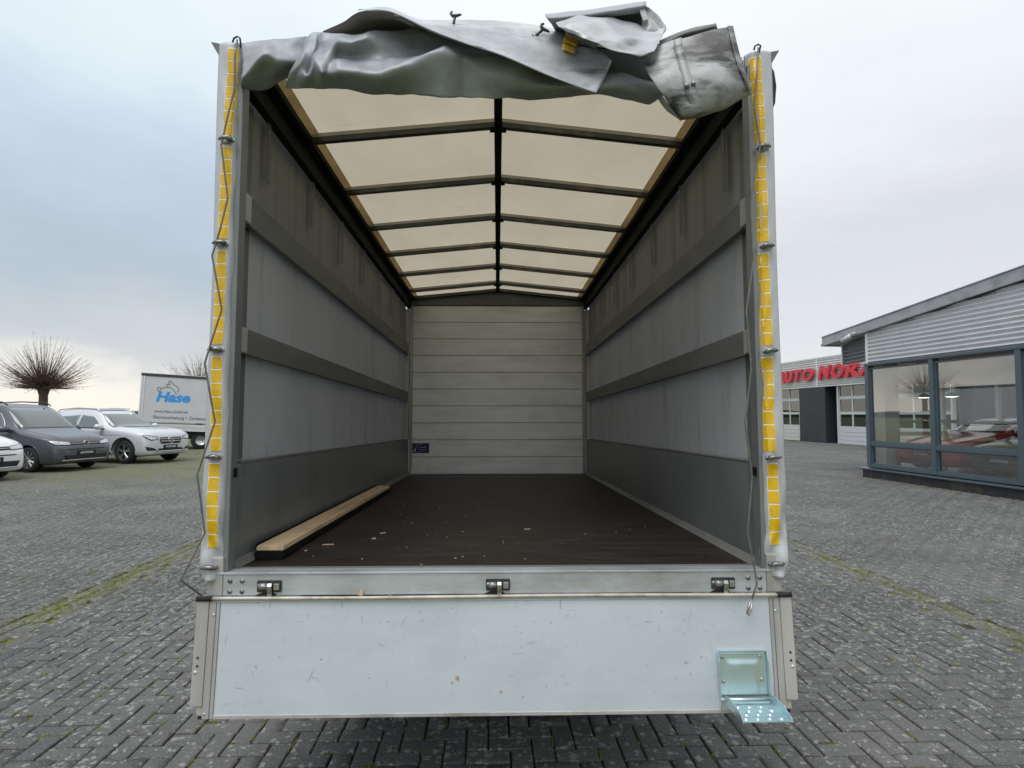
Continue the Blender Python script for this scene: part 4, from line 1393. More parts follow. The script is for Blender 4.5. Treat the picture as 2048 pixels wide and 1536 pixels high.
M_SIGN_S = mat('red_sign_side', (.40, .02, .03), .4, 0, var=.04)
E1 = Vector((.1152, -.9933, 0))
B_ROT = math.atan2(E1.y, E1.x)

# ---- glazed showroom: local x runs along the glass towards the viewer, y into the building
SHX, SHY = 8.5, 14.3
show = empty('showroom', (SHX, SHY, 0), (0, 0, B_ROT))
tag(show, 'glazed showroom with blue grey frames, corrugated silver wall and sloping roof edge', 'building')
NP, PW = 5, 1.9
LX = NP * PW


def ftop(x):
    return 3.455 + .0965 * x


b = MB().box(-.02, LX, .0, 8.0, 0, .20)
pln = b.build('plinth', M_PLINTH, show)
MB().prism([(-.35, -.10, .205), (LX, -.10, .205), (LX, .10, .235), (-.35, .10, .235)], (0, 0, .03)).build('plinth_ledge', M_FRAME, pln, bevel=.004)
MB().box(-.30, -.021, .02, 1.5, .0, .20).build('plinth_return', M_PLINTH, pln)
# frames
for k in range(NP + 1):
    x = k * PW
    MB().box(x - .055, x + .055, -.05, .10, .268, 2.66).build('mullion', M_FRAME, show, bevel=.004)
for k in range(NP):
    xa, xb = k * PW + .056, (k + 1) * PW - .056
    f_ = MB().box(xa, xb, -.035, .08, .268, .335).build('bottom_rail', M_FRAME, show, bevel=.004)
    MB().box(xa, xb, -.035, .08, .775, .865).build('transom', M_FRAME, show, bevel=.004)
    for z0, z1 in ((.336, .774), (.866, 2.60)):
        w_ = MB().grid([[(xa + .002, .02, z0), (xb - .002, .02, z0)], [(xa + .002, .02, z1), (xb - .002, .02, z1)]]).build('window_pane', M_GLASS, show)
        fr = MB()
        for (p, q, r_, s_) in ((xa, xb, z0, z0 + .028), (xa, xb, z1 - .028, z1), (xa, xa + .028, z0 + .028, z1 - .028), (xb - .028, xb, z0 + .028, z1 - .028)):
            fr.box(p, q, -.012, .045, r_, s_)
        fr.build('glazing_bead', M_FRAME, w_)
MB().box(-.055, LX, -.06, .10, 2.662, 2.72).build('head_rail', M_FRAME, show, bevel=.004)
# corrugated wall: horizontal ribs cut off by the sloping roof edge
b = MB()
pit = .094
prof = [(0, 0), (.14, -.002), (.30, -.040), (.42, -.048), (.56, -.046), (1.0, 0)]
z = 2.722
while z < ftop(LX):
    for (a_, da), (c_, dc) in zip(prof[:-1], prof[1:]):
        za, zb = z + a_ * pit, z + c_ * pit
        xs = max(.05, (zb - 3.455) / .0965)
        if xs >= LX:
            continue
        b.add([(xs, .012 + da, za), (LX, .012 + da, za), (LX, .012 + dc, zb), (xs, .012 + dc, zb)], [(0, 1, 2, 3)])
    z += pit
b.build('corrugated_wall', M_CLAD, show)
MB().box(-.03, .05, -.03, .08, 2.722, ftop(0)).build('corner_trim', M_CLAD, show, bevel=.004)
b = MB()
z = 2.80
while z < ftop(-.05):
    for (a_, da), (c_, dc) in zip(prof[:-1], prof[1:]):
        za, zb = z + a_ * pit, z + c_ * pit
        xs = max(-1.20, (zb - 3.455) / .0965)
        if xs > -.03:
            continue
        b.add([(xs, .05 + da - .18 * xs, za), (-.03, .05 + da, za), (-.03, .05 + dc, zb), (xs, .05 + dc - .18 * xs, zb)], [(0, 1, 2, 3)])
    z += pit
b.build('corrugated_canopy_wall', M_CLAD_D, show)
MB().box(-1.23, -1.19, .20, .34, 2.79, ftop(-1.2)).build('corner_trim', M_CLAD, show, bevel=.004)
# sloping fascia and roof
def sl(xa, xb, y0, y1, d0, d1):
    p = []
    for x in (xa, xb):
        p += [(x, y0, ftop(x) + d0), (x, y1, ftop(x) + d0), (x, y1, ftop(x) + d1), (x, y0, ftop(x) + d1)]
    return MB().add(p, [(0, 1, 2, 3), (4, 7, 6, 5), (0, 4, 5, 1), (1, 5, 6, 2), (2, 6, 7, 3), (3, 7, 4, 0)])


rf = sl(-1.5, LX, -.08, 8.0, .03, .20).build('roof', M_FASCIA, show)
sl(-1.52, LX, -.13, -.082, .0, .225).build('fascia_board', M_FASCIA, rf, bevel=.006)
sl(-1.52, LX, -.15, -.06, .226, .245).build('roof_edge_trim', M_FASCIA, rf)
MB().cyl((-1.53, -.13, ftop(-1.5) + .03), (-1.53, 3, ftop(-1.5) + .03), .04, 10).build('gutter', M_FASCIA, rf)
# inside
MB().box(-.01, LX, .15, 8.0, .201, .215).build('showroom_floor', M_TILE, show)
MB().box(-.01, LX, .05, 8.0, 2.74, 2.80).build('ceiling', M_CEIL, show)
MB().box(-.05, -.012, .105, .42, .216, 2.735).build('end_wall_panel', M_WALLW, show)
MB().box(-.06, -.02, .421, .80, .216, 2.735).build('end_wall_panel', M_CEIL, show)
for y in (1.9, 3.4, 4.9, 6.4):
    MB().box(-.06, .04, y, y + .08, .216, 2.735).build('end_wall_mullion', M_WALLW, show)
MB().box(-.05, .02, .801, 7.9, 1.0, 1.10).build('end_wall_rail', M_WALLW, show)
MB().box(-.05, .02, .801, 7.9, 2.25, 2.735).build('end_wall_head', M_WALLW, show)
bw = MB().box(-.01, LX, 7.9, 8.0, .0, .95)
bw.box(-.01, LX, 7.9, 8.0, 2.35, 2.74)
bw = bw.build('back_wall', M_WALLW, show)
for k in range(9):
    MB().box(k * 1.1, k * 1.1 + .10, 7.92, 7.98, .951, 2.349).build('back_mullion', M_WALLW, bw)
MB().box(-.01, LX, 7.93, 7.97, 1.55, 1.64).build('back_transom', M_WALLW, bw)
for x in (2.45, 5.4):
    MB().cyl((x, 3.0, .216), (x, 3.0, 2.739), .11, 18).build('inner_column', M_WALLW, show, smooth=True)
for x, y in ((1.3, 3.2), (2.6, 5.4), (3.9, 3.2), (3.4, 6.3), (5.2, 4.6)):
    lmp = MB().box(x - .06, x + .06, y - .6, y + .6, 2.60, 2.66).build('strip_light', M_WALLW, show)
    MB().box(x - .05, x + .05, y - .58, y + .58, 2.592, 2.5995).build('light_tube', M_LAMP, lmp)
for x, y in ((.51, 1.0), (1.27, 1.0), (2.95, 1.2)):
    pn = MB().cyl((x, y, 1.99), (x, y, 2.739), .006, 6).build('pendant_cord', M_BLACKS, show)
    MB().lathe([(.0, .10), (.05, .09), (.14, .02), (.15, .0)], 'Z', (x, y, 1.90), 20).build('pendant_shade', M_WALLW, pn, smooth=True)
    MB().lathe([(.0, -.012), (.09, -.008), (.125, .004)], 'Z', (x, y, 1.90), 20).build('pendant_bulb', M_LAMP, pn, smooth=True)
# security camera under the roof edge
cmx = show.matrix_basis @ Vector((-.28, -.19, ftop(-.3) + .02))
sc_ = empty('security_camera', (SHX, SHY, 0), (0, 0, B_ROT))
tag(sc_, 'small white security camera fixed under the showroom roof edge', 'camera')
zc = ftop(-.28)
MB().tube([(-.62, -.20, zc - .10), (-.30, -.20, zc + .0)], [.055, .06], 10).build('camera_housing', M_DOORW, sc_, smooth=True)
MB().tube([(-.66, -.20, zc - .112), (-.615, -.20, zc - .098)], [.045, .05], 10).build('camera_lens', M_ANTHR, sc_, smooth=True)
MB().tube([(-.32, -.20, zc), (-.22, -.19, zc + .05), (-.20, -.135, zc + .06)], .025, 8).build('camera_arm', M_DOORW, sc_, smooth=True)

# ---- workshop with sectional doors and the red sign
GX, GY = 15.96, 35.8
gar = empty('workshop', (GX, GY, 0), (0, 0, B_ROT))
tag(gar, 'long workshop with white sectional doors and a silver corrugated band under its flat roof', 'building')
XA, XB = -9.0, 12.5
MB().box(XA, XB, .6, 9.0, .0, 4.35).build('wall', M_ANTHR, gar)
b = MB()
z = 3.02
pit2 = .12
while z < 4.42:
    for (a_, da), (c_, dc) in zip(prof[:-1], prof[1:]):
        za, zb = z + a_ * pit2, z + c_ * pit2
        b.add([(XA, da, za), (XB, da, za), (XB, dc, zb), (XA, dc, zb)], [(0, 1, 2, 3)])
    z += pit2
cl = b.build('corrugated_band', M_CLAD, gar)
MB().box(XA, XB, .01, .60, 3.0, 4.46).build('band_core', M_CLAD_D, gar)
MB().box(XA - .02, XB, -.05, 9.0, 4.462, 4.54).build('roof_edge', M_CLAD, gar)
MB().box(XA, XB, -.04, .05, 2.96, 3.015).build('band_base_trim', M_CLAD, gar)
for x in (-3.6, 3.72):
    MB().box(x - .05, x + .05, -.055, -.024, 3.016, 4.46).build('band_seam', M_CLAD, gar)


def gdoor(x0, n, wcol):
    x1 = x0 + n * wcol
    d = MB().box(x0, x1, .30, .36, .01, .82).build('sectional_door', M_DOORW, gar)
    for z in (.20, .41, .61):
        MB().box(x0, x1, .292, .30, z - .008, z + .008).build('door_groove', M_FASCIA, d)
    for z0, z1 in ((.822, .90), (1.50, 1.63), (2.27, 2.42), (2.93, 2.995)):
        MB().box(x0, x1, .30, .36, z0, z1).build('door_rail', M_DOORW, d)
    for z0, z1 in ((.901, 1.499), (1.631, 2.269), (2.421, 2.929)):
        for k in range(n + 1):
            xm = x0 + k * wcol
            MB().box(max(x0, xm - .045), min(x1, xm + .045), .30, .36, z0, z1).build('door_stile', M_DOORW, d)
        for k in range(n):
            MB().box(x0 + k * wcol + .046, x0 + (k + 1) * wcol - .046, .325, .327, z0 + .001, z1 - .001).build('door_pane', M_PANE, d)
    for x in (x0 - .06, x1 + .06):
        MB().box(x - .055, x + .055, .24, .40, .0, 3.0).build('door_jamb', M_CLAD, d)


gdoor(-.41, 3, .968)
gdoor(5.0, 3, .985)
gdoor(-5.2, 3, .985)
gdoor(8.9, 3, .985)
for xa, xb in ((2.02, 4.32), (-2.1, -.60), (8.05, 8.75)):
    MB().box(xa, xb, -.02 if xa > 2 and xa < 3 else .2, .598, .0, 2.995).build('wall_pier', M_ANTHR, gar)
MB().box(3.1, 3.12, -.022, -.0205, .0, 2.99).build('pier_joint', M_PLINTH, gar)
# the sign: nine separate letters standing proud of the band
sgn = empty('shop_sign', (GX, GY, 0), (0, 0, B_ROT))
tag(sgn, 'red slanted block letters of the shop sign on the workshop band', 'sign')
wd = {'A': 1.02, 'U': .92, 'T': .80, 'O': 1.00, ' ': .36, 'N': 1.12, 'R': .98}
x = -.10
for ch in 'AUTO NORA':
    if ch != ' ':
        hgt = .66 if x > 3 else .60
        b = text_mesh(ch, hgt, wd[ch] * .98, .12, shear=.28, bold=.045)
        xf(b, Matrix.Translation((x, -.10, 3.36)) @ Matrix.Rotation(math.pi / 2, 4, 'X'))
        lt = b.build('letter', M_SIGN, sgn)
    x += wd[ch]

# ------------------------------------------------------------------ cars
M_TYRE = mat('tyre_rubber', (.012, .012, .013), .75, 0, var=.25, vs=20)
M_RIM = mat('silver_rim', (.52, .53, .55), .28, .85, var=.06)
M_RIM_D = mat('dark_rim', (.025, .026, .028), .35, .5, var=.1)
M_CARGLASS = mat('car_glass', (.060, .075, .075), .03, 0, var=.3, vs=2, spec=.9, coat=1.0)
M_BLACK = mat('black_trim', (.012, .012, .013), .4, 0, var=.2)
M_CHROME = mat('chrome', (.62, .63, .65), .12, 1.0, var=.03)
M_LAMPG = mat('headlamp', (.52, .55, .58), .12, .5, var=.35, vs=14, coat=.6)
M_PLATE = mat('black_plate', (.010, .010, .011), .35, 0, var=.1)
M_RED_L = mat('tail_lamp', (.45, .02, .015), .2, 0, var=.1)


def car_body(st, secs=5, su=4):
    """st rows: s(from nose), half width, z low, z shoulder, z top, half width top"""
    S_ = catmull(np.array(st), secs)
    rings = []
    for (s, hw, zl, zb, zt, wt) in S_:
        h = zb - zl
        d = max(.02, zt - zb)
        pts = [(0, zl), (.80 * hw, zl), (.965 * hw, zl + .07), (hw, zl + .42 * h), (.992 * hw, zl + .78 * h), (.955 * hw, zb),
               (wt + .012, zt - min(.09, .42 * d)), (wt - .10, zt - min(.018, .12 * d)), (wt * .45, zt - .002), (0, zt)]
        q = catmull(np.array(pts), su)
        q[:, 0] = np.maximum(q[:, 0], 0)
        full = [(-s, y, z) for y, z in q] + [(-s, -y, z) for y, z in q[-2:0:-1]]
        rings.append(full)
    n = len(rings[0])
    b = MB()
    b.add([p for r in rings for p in r], [(i * n + k, i * n + (k + 1) % n, (i + 1) * n + (k + 1) % n, (i + 1) * n + k) for i in range(len(rings) - 1) for k in range(n)])
    b.f.append(tuple(range(n)))
    b.f.append(tuple((len(rings) - 1) * n + k for k in range(n))[::-1])
    return b


def make_wheel(root, c, r, side, style):
    wdt = .11
    t = MB().lathe([(r * .66, -wdt), (r * .80, -wdt * 1.02), (r * .95, -wdt * .92), (r, -wdt * .6), (r, wdt * .6), (r * .95, wdt * .92), (r * .80, wdt * 1.02), (r * .66, wdt)], 'Y', c, 40)
    w_ = t.build('wheel', M_TYRE, root, smooth=True)
    o_ = side * wdt
    MB().lathe([(0, o_ * .45), (r * .60, o_ * .40), (r * .645, o_ * .55), (r * .66, o_ * .98)], 'Y', c, 36).build('rim_dish', M_RIM_D, w_, smooth=True)
    b = MB()
    ns, dual = (5, True) if style == 'star' else (10, False)
    for k in range(ns):
        for d in ((-.11, .11) if dual else (-.05, .05)):
            t0 = 2 * math.pi * k / ns + .3
            i_ = Vector((math.cos(t0 + d * (.9 if dual else .6)) * r * .10, o_ * .80, math.sin(t0 + d * (.9 if dual else .6)) * r * .10))
            e_ = Vector((math.cos(t0 + d * 1.25) * r * .645, o_ * .86, math.sin(t0 + d * 1.25) * r * .645))
            b.tube([Vector(c) + i_, Vector(c) + e_], [r * .045, r * (.045 if dual else .055)], 5)
    b.lathe([(0, o_ * .95), (r * .10, o_ * .92), (r * .14, o_ * .70)], 'Y', c, 20)
    b.lathe([(r * .635, o_ * .70), (r * .635, o_ * .99), (r * .665, o_ * 1.0), (r * .67, o_ * .9)], 'Y', c, 40)
    b.build('rim', M_RIM, w_)
    return w_


def build_car(name, label, loc, rz, paint, st, wheels, r, style, feats, group=None, feats_lines=(), arch_m=None, arch_w=.006):
    arch_m = arch_m or paint
    root = empty(name, loc, (0, 0, rz))
    tag(root, label, 'car', group)
    hw = max(q[1] for q in st)
    body = car_body(st).build('body', paint, root, smooth=True)
    cut = MB()
    for xw in wheels:
        for sd_ in (-1, 1):
            cut.tube([(xw, sd_ * (hw - .30), r + .005), (xw, sd_ * (hw + .3), r + .005)], r * 1.16, 36)
    co_ = cut.build('cutter', None)
    bpy.context.view_layer.update()
    md = body.modifiers.new('arch', 'BOOLEAN')
    md.operation = 'DIFFERENCE'
    md.solver = 'EXACT'
    md.object = co_
    body.parent = None
    bpy.context.view_layer.update()
    dg = bpy.context.evaluated_depsgraph_get()
    ev = body.evaluated_get(dg)
    nm = bpy.data.meshes.new_from_object(ev)
    body.modifiers.clear()
    body.data = nm
    nm.polygons.foreach_set('use_smooth', [True] * len(nm.polygons))
    nm.set_sharp_from_angle(angle=math.radians(42))
    body.parent = root
    bpy.data.objects.remove(co_)
    bm = bmesh.new()
    bm.from_mesh(nm)
    bv = BVHTree.FromBMesh(bm)
    bm.free()

    def hit(axis, u, v):
        if axis == 'F':
            h = bv.ray_cast(Vector((1.5, u, v)), Vector((-1, 0, 0)))
        elif axis == 'B':
            h = bv.ray_cast(Vector((-9, u, v)), Vector((1, 0, 0)))
        elif axis == 'T':
            h = bv.ray_cast(Vector((u, v, 4)), Vector((0, 0, -1)))
        else:
            sd_ = 1 if axis == 'L' else -1
            h = bv.ray_cast(Vector((u, sd_ * 3, v)), Vector((0, -sd_, 0)))
        return h[0], h[1]

    def patch(nm_, axis, rows, m_, off=.004, nu=14, nv=10, thick=.004):
        R_ = np.array([[p for p in r_] for r_ in rows], float)       # rows x 2 x 2
        t = np.linspace(0, len(R_) - 1, nv)
        G = []
        for q in t:
            i = min(int(q), len(R_) - 2)
            rr_ = R_[i] * (1 - (q - i)) + R_[i + 1] * (q - i)
            row = []
            for k in np.linspace(0, 1, nu):
                u, v = rr_[0] * (1 - k) + rr_[1] * k
                p, n_ = hit(axis, u, v)
                if p is None:
                    p, n_ = (row[-1], Vector((0, 0, 0))) if row else (Vector((0, u, v)), Vector((0, 0, 0)))
                    row.append(p)
                    continue
                row.append(p + n_ * off)
            G.append(row)
        return MB().grid(G).build(nm_, m_, root, smooth=True, solid=thick)
    for f_ in feats:
        kind = f_[0]
        if kind == 'patch':
            patch(*f_[1:])
        elif kind == 'sides':
            for ax in 'LR':
                patch(f_[1], ax, *f_[2:])
        elif kind == 'pair':
            for s in (1, -1):
                rows = [[(s * p[0], p[1]) for p in r_] for r_ in f_[3]]
                patch(f_[1], f_[2], rows, *f_[4:])
        elif kind == 'mirror':
            x, y, z, m_ = f_[1:]
            for s in (1, -1):
                b = MB().tube([(x + .05, s * y, z + .01), (x + .04, s * (y + .05), z + .02), (x + .02, s * (y + .14), z + .03), (x, s * (y + .22), z + .02), (x - .01, s * (y + .25), z + .01)],
                              [.03, .075, .09, .08, .03], 10)
                mo = b.build('wing_mirror', m_, root, smooth=True)
                MB().tube([(x + .03, s * (y - .06), z - .06), (x + .03, s * (y + .06), z - .03)], .03, 8).build('mirror_foot', M_BLACK, mo, smooth=True)
        elif kind == 'rails':
            for s in (1, -1):
                b = MB().tube([(x, s * y, z) for x, y, z in f_[1]], .018, 8)
                b.build('roof_rail', f_[2], root, smooth=True)
        elif kind == 'text':
            s_, u, v, hgt, wid, m_ = f_[1:]
            p, n_ = hit('F', u, v)
            b = text_mesh(s_, hgt, wid, .002, shear=.1, bold=.012)
            xf(b, Matrix.Translation((p.x + .022, u - wid / 2, v - hgt / 2)) @ Matrix.Rotation(math.pi / 2, 4, 'Z') @ Matrix.Rotation(math.pi / 2, 4, 'X'))
            b.build('plate_text', m_, root)
        elif kind == 'plate':
            u, v, wid, hgt = f_[1:]
            p, n_ = hit('F', u, v)
            MB().box(p.x - .03, p.x + .018, u - wid / 2, u + wid / 2, v - hgt / 2, v + hgt / 2).build('number_plate', M_PLATE, root, bevel=.004)
        elif kind == 'badge':
            u, v, r_, sty = f_[1:]
            p, n_ = hit('F', u, v)
            c = (p.x + .012, u, v)
            bd = MB().lathe([(r_ * .86, 0), (r_ * .9, .012), (r_, .012), (r_ * 1.04, 0)], 'X', c, 28).build('badge', M_CHROME, root, smooth=True)
            b = MB()
            if sty == 'star':
                for k in range(3):
                    t0 = math.pi / 2 + k * 2 * math.pi / 3
                    b.tube([(c[0] + .006, u, v), (c[0] + .006, u + math.cos(t0) * r_ * .9, v + math.sin(t0) * r_ * .9)], [r_ * .13, r_ * .03], 6)
            else:
                for pts in ([(-.34, .80), (0, .12), (.34, .80)], [(-.80, .42), (-.36, -.72), (0, .02), (.36, -.72), (.80, .42)]):
                    b.tube([(c[0] + .006, u + a_ * r_, v + d_ * r_) for a_, d_ in pts], r_ * .085, 6)
                MB().lathe([(0, .002), (r_ * .86, .002)], 'X', c, 24).build('badge_ground', M_BLACK, bd)
            b.build('badge_mark', M_CHROME, bd, smooth=True)
    # panel gaps: thin dark lines of the doors, bonnet and arch lips
    def line(pts, ax, m_=M_BLACK, r_=.004, nm_='panel_gap'):
        q = []
        for u, v in catmull(np.array(pts, float), 6):
            p, n_ = hit(ax, u, v)
            if p is not None:
                q.append(p + n_ * .0005)
        if len(q) > 2:
            MB().tube(q, r_, 5).build(nm_, m_, root, smooth=True)
    for ax in 'LR':
        for pts in feats_lines:
            line(pts, ax)
        for xw in wheels:
            R1 = r * 1.19
            arc = [(xw + R1 * math.cos(t_), r + R1 * math.sin(t_)) for t_ in np.linspace(.12, math.pi - .12, 14)]
            line(arc, ax, arch_m, arch_w, 'arch_trim')
    for xw in wheels:
        for sd_ in (-1, 1):
            make_wheel(root, (xw, sd_ * (hw - .135), r), r, sd_, style)
        MB().box(xw - .34, xw + .34, -(hw - .31), hw - .31, r - .16, r + .36).build('wheel_well', M_BLACK, root)
    return root


def paint(name, col, metal=.3, rough=.3):
    return mat(name, col, rough, metal, var=.04, vs=2, coat=.7)


P_GREY = paint('grey_car_paint', (.085, .093, .106), .35)
P_SILV = paint('silver_white_car_paint', (.60, .62, .66), .25)
P_WHITE = paint('white_car_paint', (.74, .75, .77), .0)
P_RED = paint('red_car_paint', (.42, .012, .018), .1)
P_BLACKC = paint('black_car_paint', (.010, .011, .012), .2)

VAN = [(0, .62, .30, .60, .66, .40), (.05, .76, .24, .66, .76, .60), (.16, .855, .21, .76, .885, .66), (.36, .905, .20, .86, .965, .70), (.72, .925, .19, .94, 1.045, .74),
       (1.12, .928, .19, 1.02, 1.13, .76), (1.30, .928, .19, 1.05, 1.27, .74), (1.62, .928, .19, 1.07, 1.52, .70), (1.95, .928, .19, 1.08, 1.715, .665),
       (2.3, .928, .19, 1.09, 1.79, .655), (3.2, .925, .19, 1.10, 1.82, .65), (4.1, .905, .20, 1.10, 1.79, .63), (4.36, .87, .24, 1.08, 1.66, .60), (4.5, .80, .30, 1.0, 1.15, .58)]


def van_feats(body_paint, plate_text):
    return [
        ('patch', 'windscreen', 'F', [[(-.80, 1.14), (.80, 1.14)], [(-.73, 1.42), (.73, 1.42)], [(-.64, 1.675), (.64, 1.675)]], M_CARGLASS, .004, 18, 12),
        ('sides', 'door_window', [[(-1.62, 1.10), (-2.50, 1.11)], [(-1.78, 1.35), (-2.50, 1.36)], [(-2.05, 1.60), (-2.50, 1.62)]], M_CARGLASS, .004, 14, 10),
        ('sides', 'rear_window', [[(-2.62, 1.11), (-4.1, 1.12)], [(-2.62, 1.62), (-4.05, 1.58)]], M_CARGLASS, .004, 14, 10),
        ('sides', 'quarter_window', [[(-1.34, 1.09), (-1.54, 1.09)], [(-1.60, 1.26), (-1.66, 1.27)]], M_CARGLASS, .004, 8, 8),
        ('pair', 'headlight_surround', 'F', [[(.445, .69), (.82, .705)], [(.43, .745), (.865, .775)], [(.46, .787), (.885, .845)]], M_BLACK, .003, 14, 8),
        ('sides', 'sill_cladding', [[(-1.30, .22), (-3.2, .22)], [(-1.30, .29), (-3.2, .29)]], M_BLACK, .006, 14, 4),
        ('pair', 'headlight', 'F', [[(.46, .70), (.80, .72)], [(.44, .745), (.85, .775)], [(.47, .775), (.87, .83)]], M_LAMPG, .006, 14, 8),
        ('patch', 'grille', 'F', [[(-.43, .70), (.43, .70)], [(-.44, .775), (.44, .775)]], M_BLACK, .006, 18, 6),
        ('patch', 'grille_bar', 'F', [[(-.42, .731), (.42, .731)], [(-.42, .740), (.42, .740)]], M_CHROME, .012, 14, 3),
        ('patch', 'upper_intake', 'F', [[(-.52, .575), (.52, .575)], [(-.60, .600), (.60, .600)]], M_BLACK, .005, 18, 4),
        ('patch', 'lower_intake', 'F', [[(-.58, .325), (.58, .325)], [(-.66, .45), (.66, .45)]], M_BLACK, .005, 18, 6),
        ('patch', 'bumper_lip', 'F', [[(-.66, .295), (.66, .295)], [(-.66, .315), (.66, .315)]], M_CHROME, .008, 18, 3),
        ('badge', 0, .738, .075, 'vw'),
        ('plate', 0, .485, .54, .125), ('text', plate_text, 0, .490, .055, .40, M_WHITE),
        ('mirror', -1.50, .90, 1.10, body_paint),
        ('rails', [(-1.95, .60, 1.755), (-2.1, .62, 1.84), (-3.0, .61, 1.875), (-3.9, .60, 1.84), (-4.0, .60, 1.78)], M_BLACK),
    ]


SUV_LINES = ([(-1.62, .36), (-1.66, .70), (-1.72, 1.02)], [(-2.76, .34), (-2.76, .70), (-2.76, 1.05)], [(-3.30, .60), (-3.55, .85), (-3.66, 1.06)], [(-1.6, .34), (-2.4, .335), (-3.2, .34)], [(-.95, .86), (-2.2, .885), (-4.2, .93)])
VAN_LINES = ([(-1.38, .30), (-1.42, .65), (-1.50, 1.02)], [(-2.55, .28), (-2.55, .70), (-2.55, 1.07)], [(-3.35, .75), (-3.5, .90), (-3.55, 1.08)], [(-2.55, .98), (-3.3, .985), (-4.3, .99)], [(-1.4, .28), (-2.4, .275), (-3.2, .28)])
SUV = [(0, .60, .34, .66, .74, .42), (.05, .76, .28, .74, .86, .60), (.16, .87, .25, .84, .955, .68), (.40, .925, .24, .90, 1.015, .74), (.85, .945, .24, .96, 1.06, .78),
       (1.35, .945, .24, 1.0, 1.10, .78), (1.55, .945, .24, 1.02, 1.20, .75), (1.85, .945, .24, 1.03, 1.39, .70), (2.18, .945, .24, 1.04, 1.545, .655),
       (2.6, .945, .24, 1.05, 1.62, .635), (3.3, .945, .24, 1.07, 1.625, .62), (3.9, .935, .25, 1.09, 1.54, .60), (4.3, .90, .28, 1.08, 1.33, .60), (4.58, .84, .34, .98, 1.10, .58), (4.66, .74, .40, .85, .93, .52)]
SUV = [(q[0], q[1], q[2], q[3] * 1.035, q[4] * 1.045, q[5]) for q in SUV]
suv_feats = [
    ('sides', 'sill_cladding', [[(-1.35, .27), (-3.2, .27)], [(-1.35, .36), (-3.2, .36)]], M_BLACK, .006, 14, 4),
    ('pair', 'headlight_surround', 'F', [[(.47, .725), (.70, .70)], [(.455, .78), (.83, .775)], [(.48, .82), (.885, .895)]], M_BLACK, .003, 14, 8),
    ('rails', [(-2.1, .60, 1.60), (-2.3, .60, 1.685), (-3.1, .60, 1.715), (-3.8, .58, 1.66), (-3.9, .58, 1.60)], M_CHROME),
    ('patch', 'windscreen', 'F', [[(-.79, 1.11), (.79, 1.11)], [(-.72, 1.33), (.72, 1.33)], [(-.63, 1.525), (.63, 1.525)]], M_CARGLASS, .004, 18, 12),
    ('patch', 'panorama_roof', 'T', [[(-2.20, -.56), (-2.20, .56)], [(-3.5, -.54), (-3.5, .54)]], M_CARGLASS, .004, 10, 14),
    ('sides', 'door_window', [[(-1.80, 1.065), (-2.72, 1.08)], [(-1.98, 1.26), (-2.72, 1.28)], [(-2.25, 1.44), (-2.72, 1.49)]], M_CARGLASS, .004, 14, 10),
    ('sides', 'rear_window', [[(-2.80, 1.08), (-4.0, 1.12)], [(-2.80, 1.30), (-3.95, 1.26)], [(-2.80, 1.49), (-3.6, 1.44)]], M_CARGLASS, .004, 14, 10),
    ('pair', 'headlight', 'F', [[(.50, .74), (.68, .72)], [(.48, .78), (.80, .78)], [(.50, .80), (.86, .87)]], M_LAMPG, .006, 14, 8),
    ('patch', 'grille', 'F', [[(-.36, .60), (.36, .60)], [(-.43, .70), (.43, .70)], [(-.40, .80), (.40, .80)]], M_BLACK, .006, 18, 8),
    ('patch', 'grille_bar', 'F', [[(-.39, .665), (.39, .665)], [(-.40, .687), (.40, .687)]], M_CHROME, .016, 14, 3),
    ('patch', 'grille_bar', 'F', [[(-.40, .735), (.40, .735)], [(-.40, .757), (.40, .757)]], M_CHROME, .016, 14, 3),
    ('pair', 'side_intake', 'F', [[(.52, .40), (.80, .41)], [(.60, .47), (.84, .53)]], M_BLACK, .005, 10, 6),
    ('patch', 'lower_intake', 'F', [[(-.55, .36), (.55, .36)], [(-.44, .46), (.44, .46)]], M_BLACK, .005, 18, 6),
    ('patch', 'skid_plate', 'F', [[(-.50, .355), (.50, .355)], [(-.52, .385), (.52, .385)]], M_CHROME, .012, 14, 3),
    ('badge', 0, .71, .10, 'star'),
    ('plate', 0, .50, .54, .12), ('text', 'AUTONORA', 0, .505, .055, .40, M_WHITE),
    ('mirror', -1.72, .90, 1.10, P_SILV),
]
# front right wheel contact points: van (-12.6, 15.7), suv (-11.8, 18.4); both face right and a little towards the viewer
def park(fr, ang, hw, xw):
    f_ = Vector((math.cos(ang), math.sin(ang), 0))
    l_ = Vector((-math.sin(ang), math.cos(ang), 0))
    return Vector((*fr, 0)) + l_ * (hw - .135) - f_ * xw


a1 = math.radians(-12)
build_car('parked_van', 'dark grey family van with roof rails parked between the white car and the silver SUV', park((-12.55, 15.75), a1, .928, -.86), a1, P_GREY, VAN, (-.86, -3.6), .33, 'multi',
          van_feats(P_GREY, 'AUTONORA'), 'cars parked on the left', VAN_LINES)
a2 = math.radians(-15)
build_car('parked_suv', 'silver white SUV with a three pointed star on its grille beside the lettered box body', park((-11.80, 18.45), a2, .945, -.84), a2, P_SILV, SUV, (-.84, -3.71), .365, 'star', suv_feats, 'cars parked on the left', SUV_LINES, M_BLACK, .022)
a3 = math.radians(-12)
build_car('parked_car', 'white car at the left picture edge of which only the nose shows', park((-12.55, 12.75), a3, .928, -.86), a3, P_WHITE, VAN, (-.86, -3.6), .33, 'multi',
          van_feats(P_WHITE, 'AUTONORA'), 'cars parked on the left')
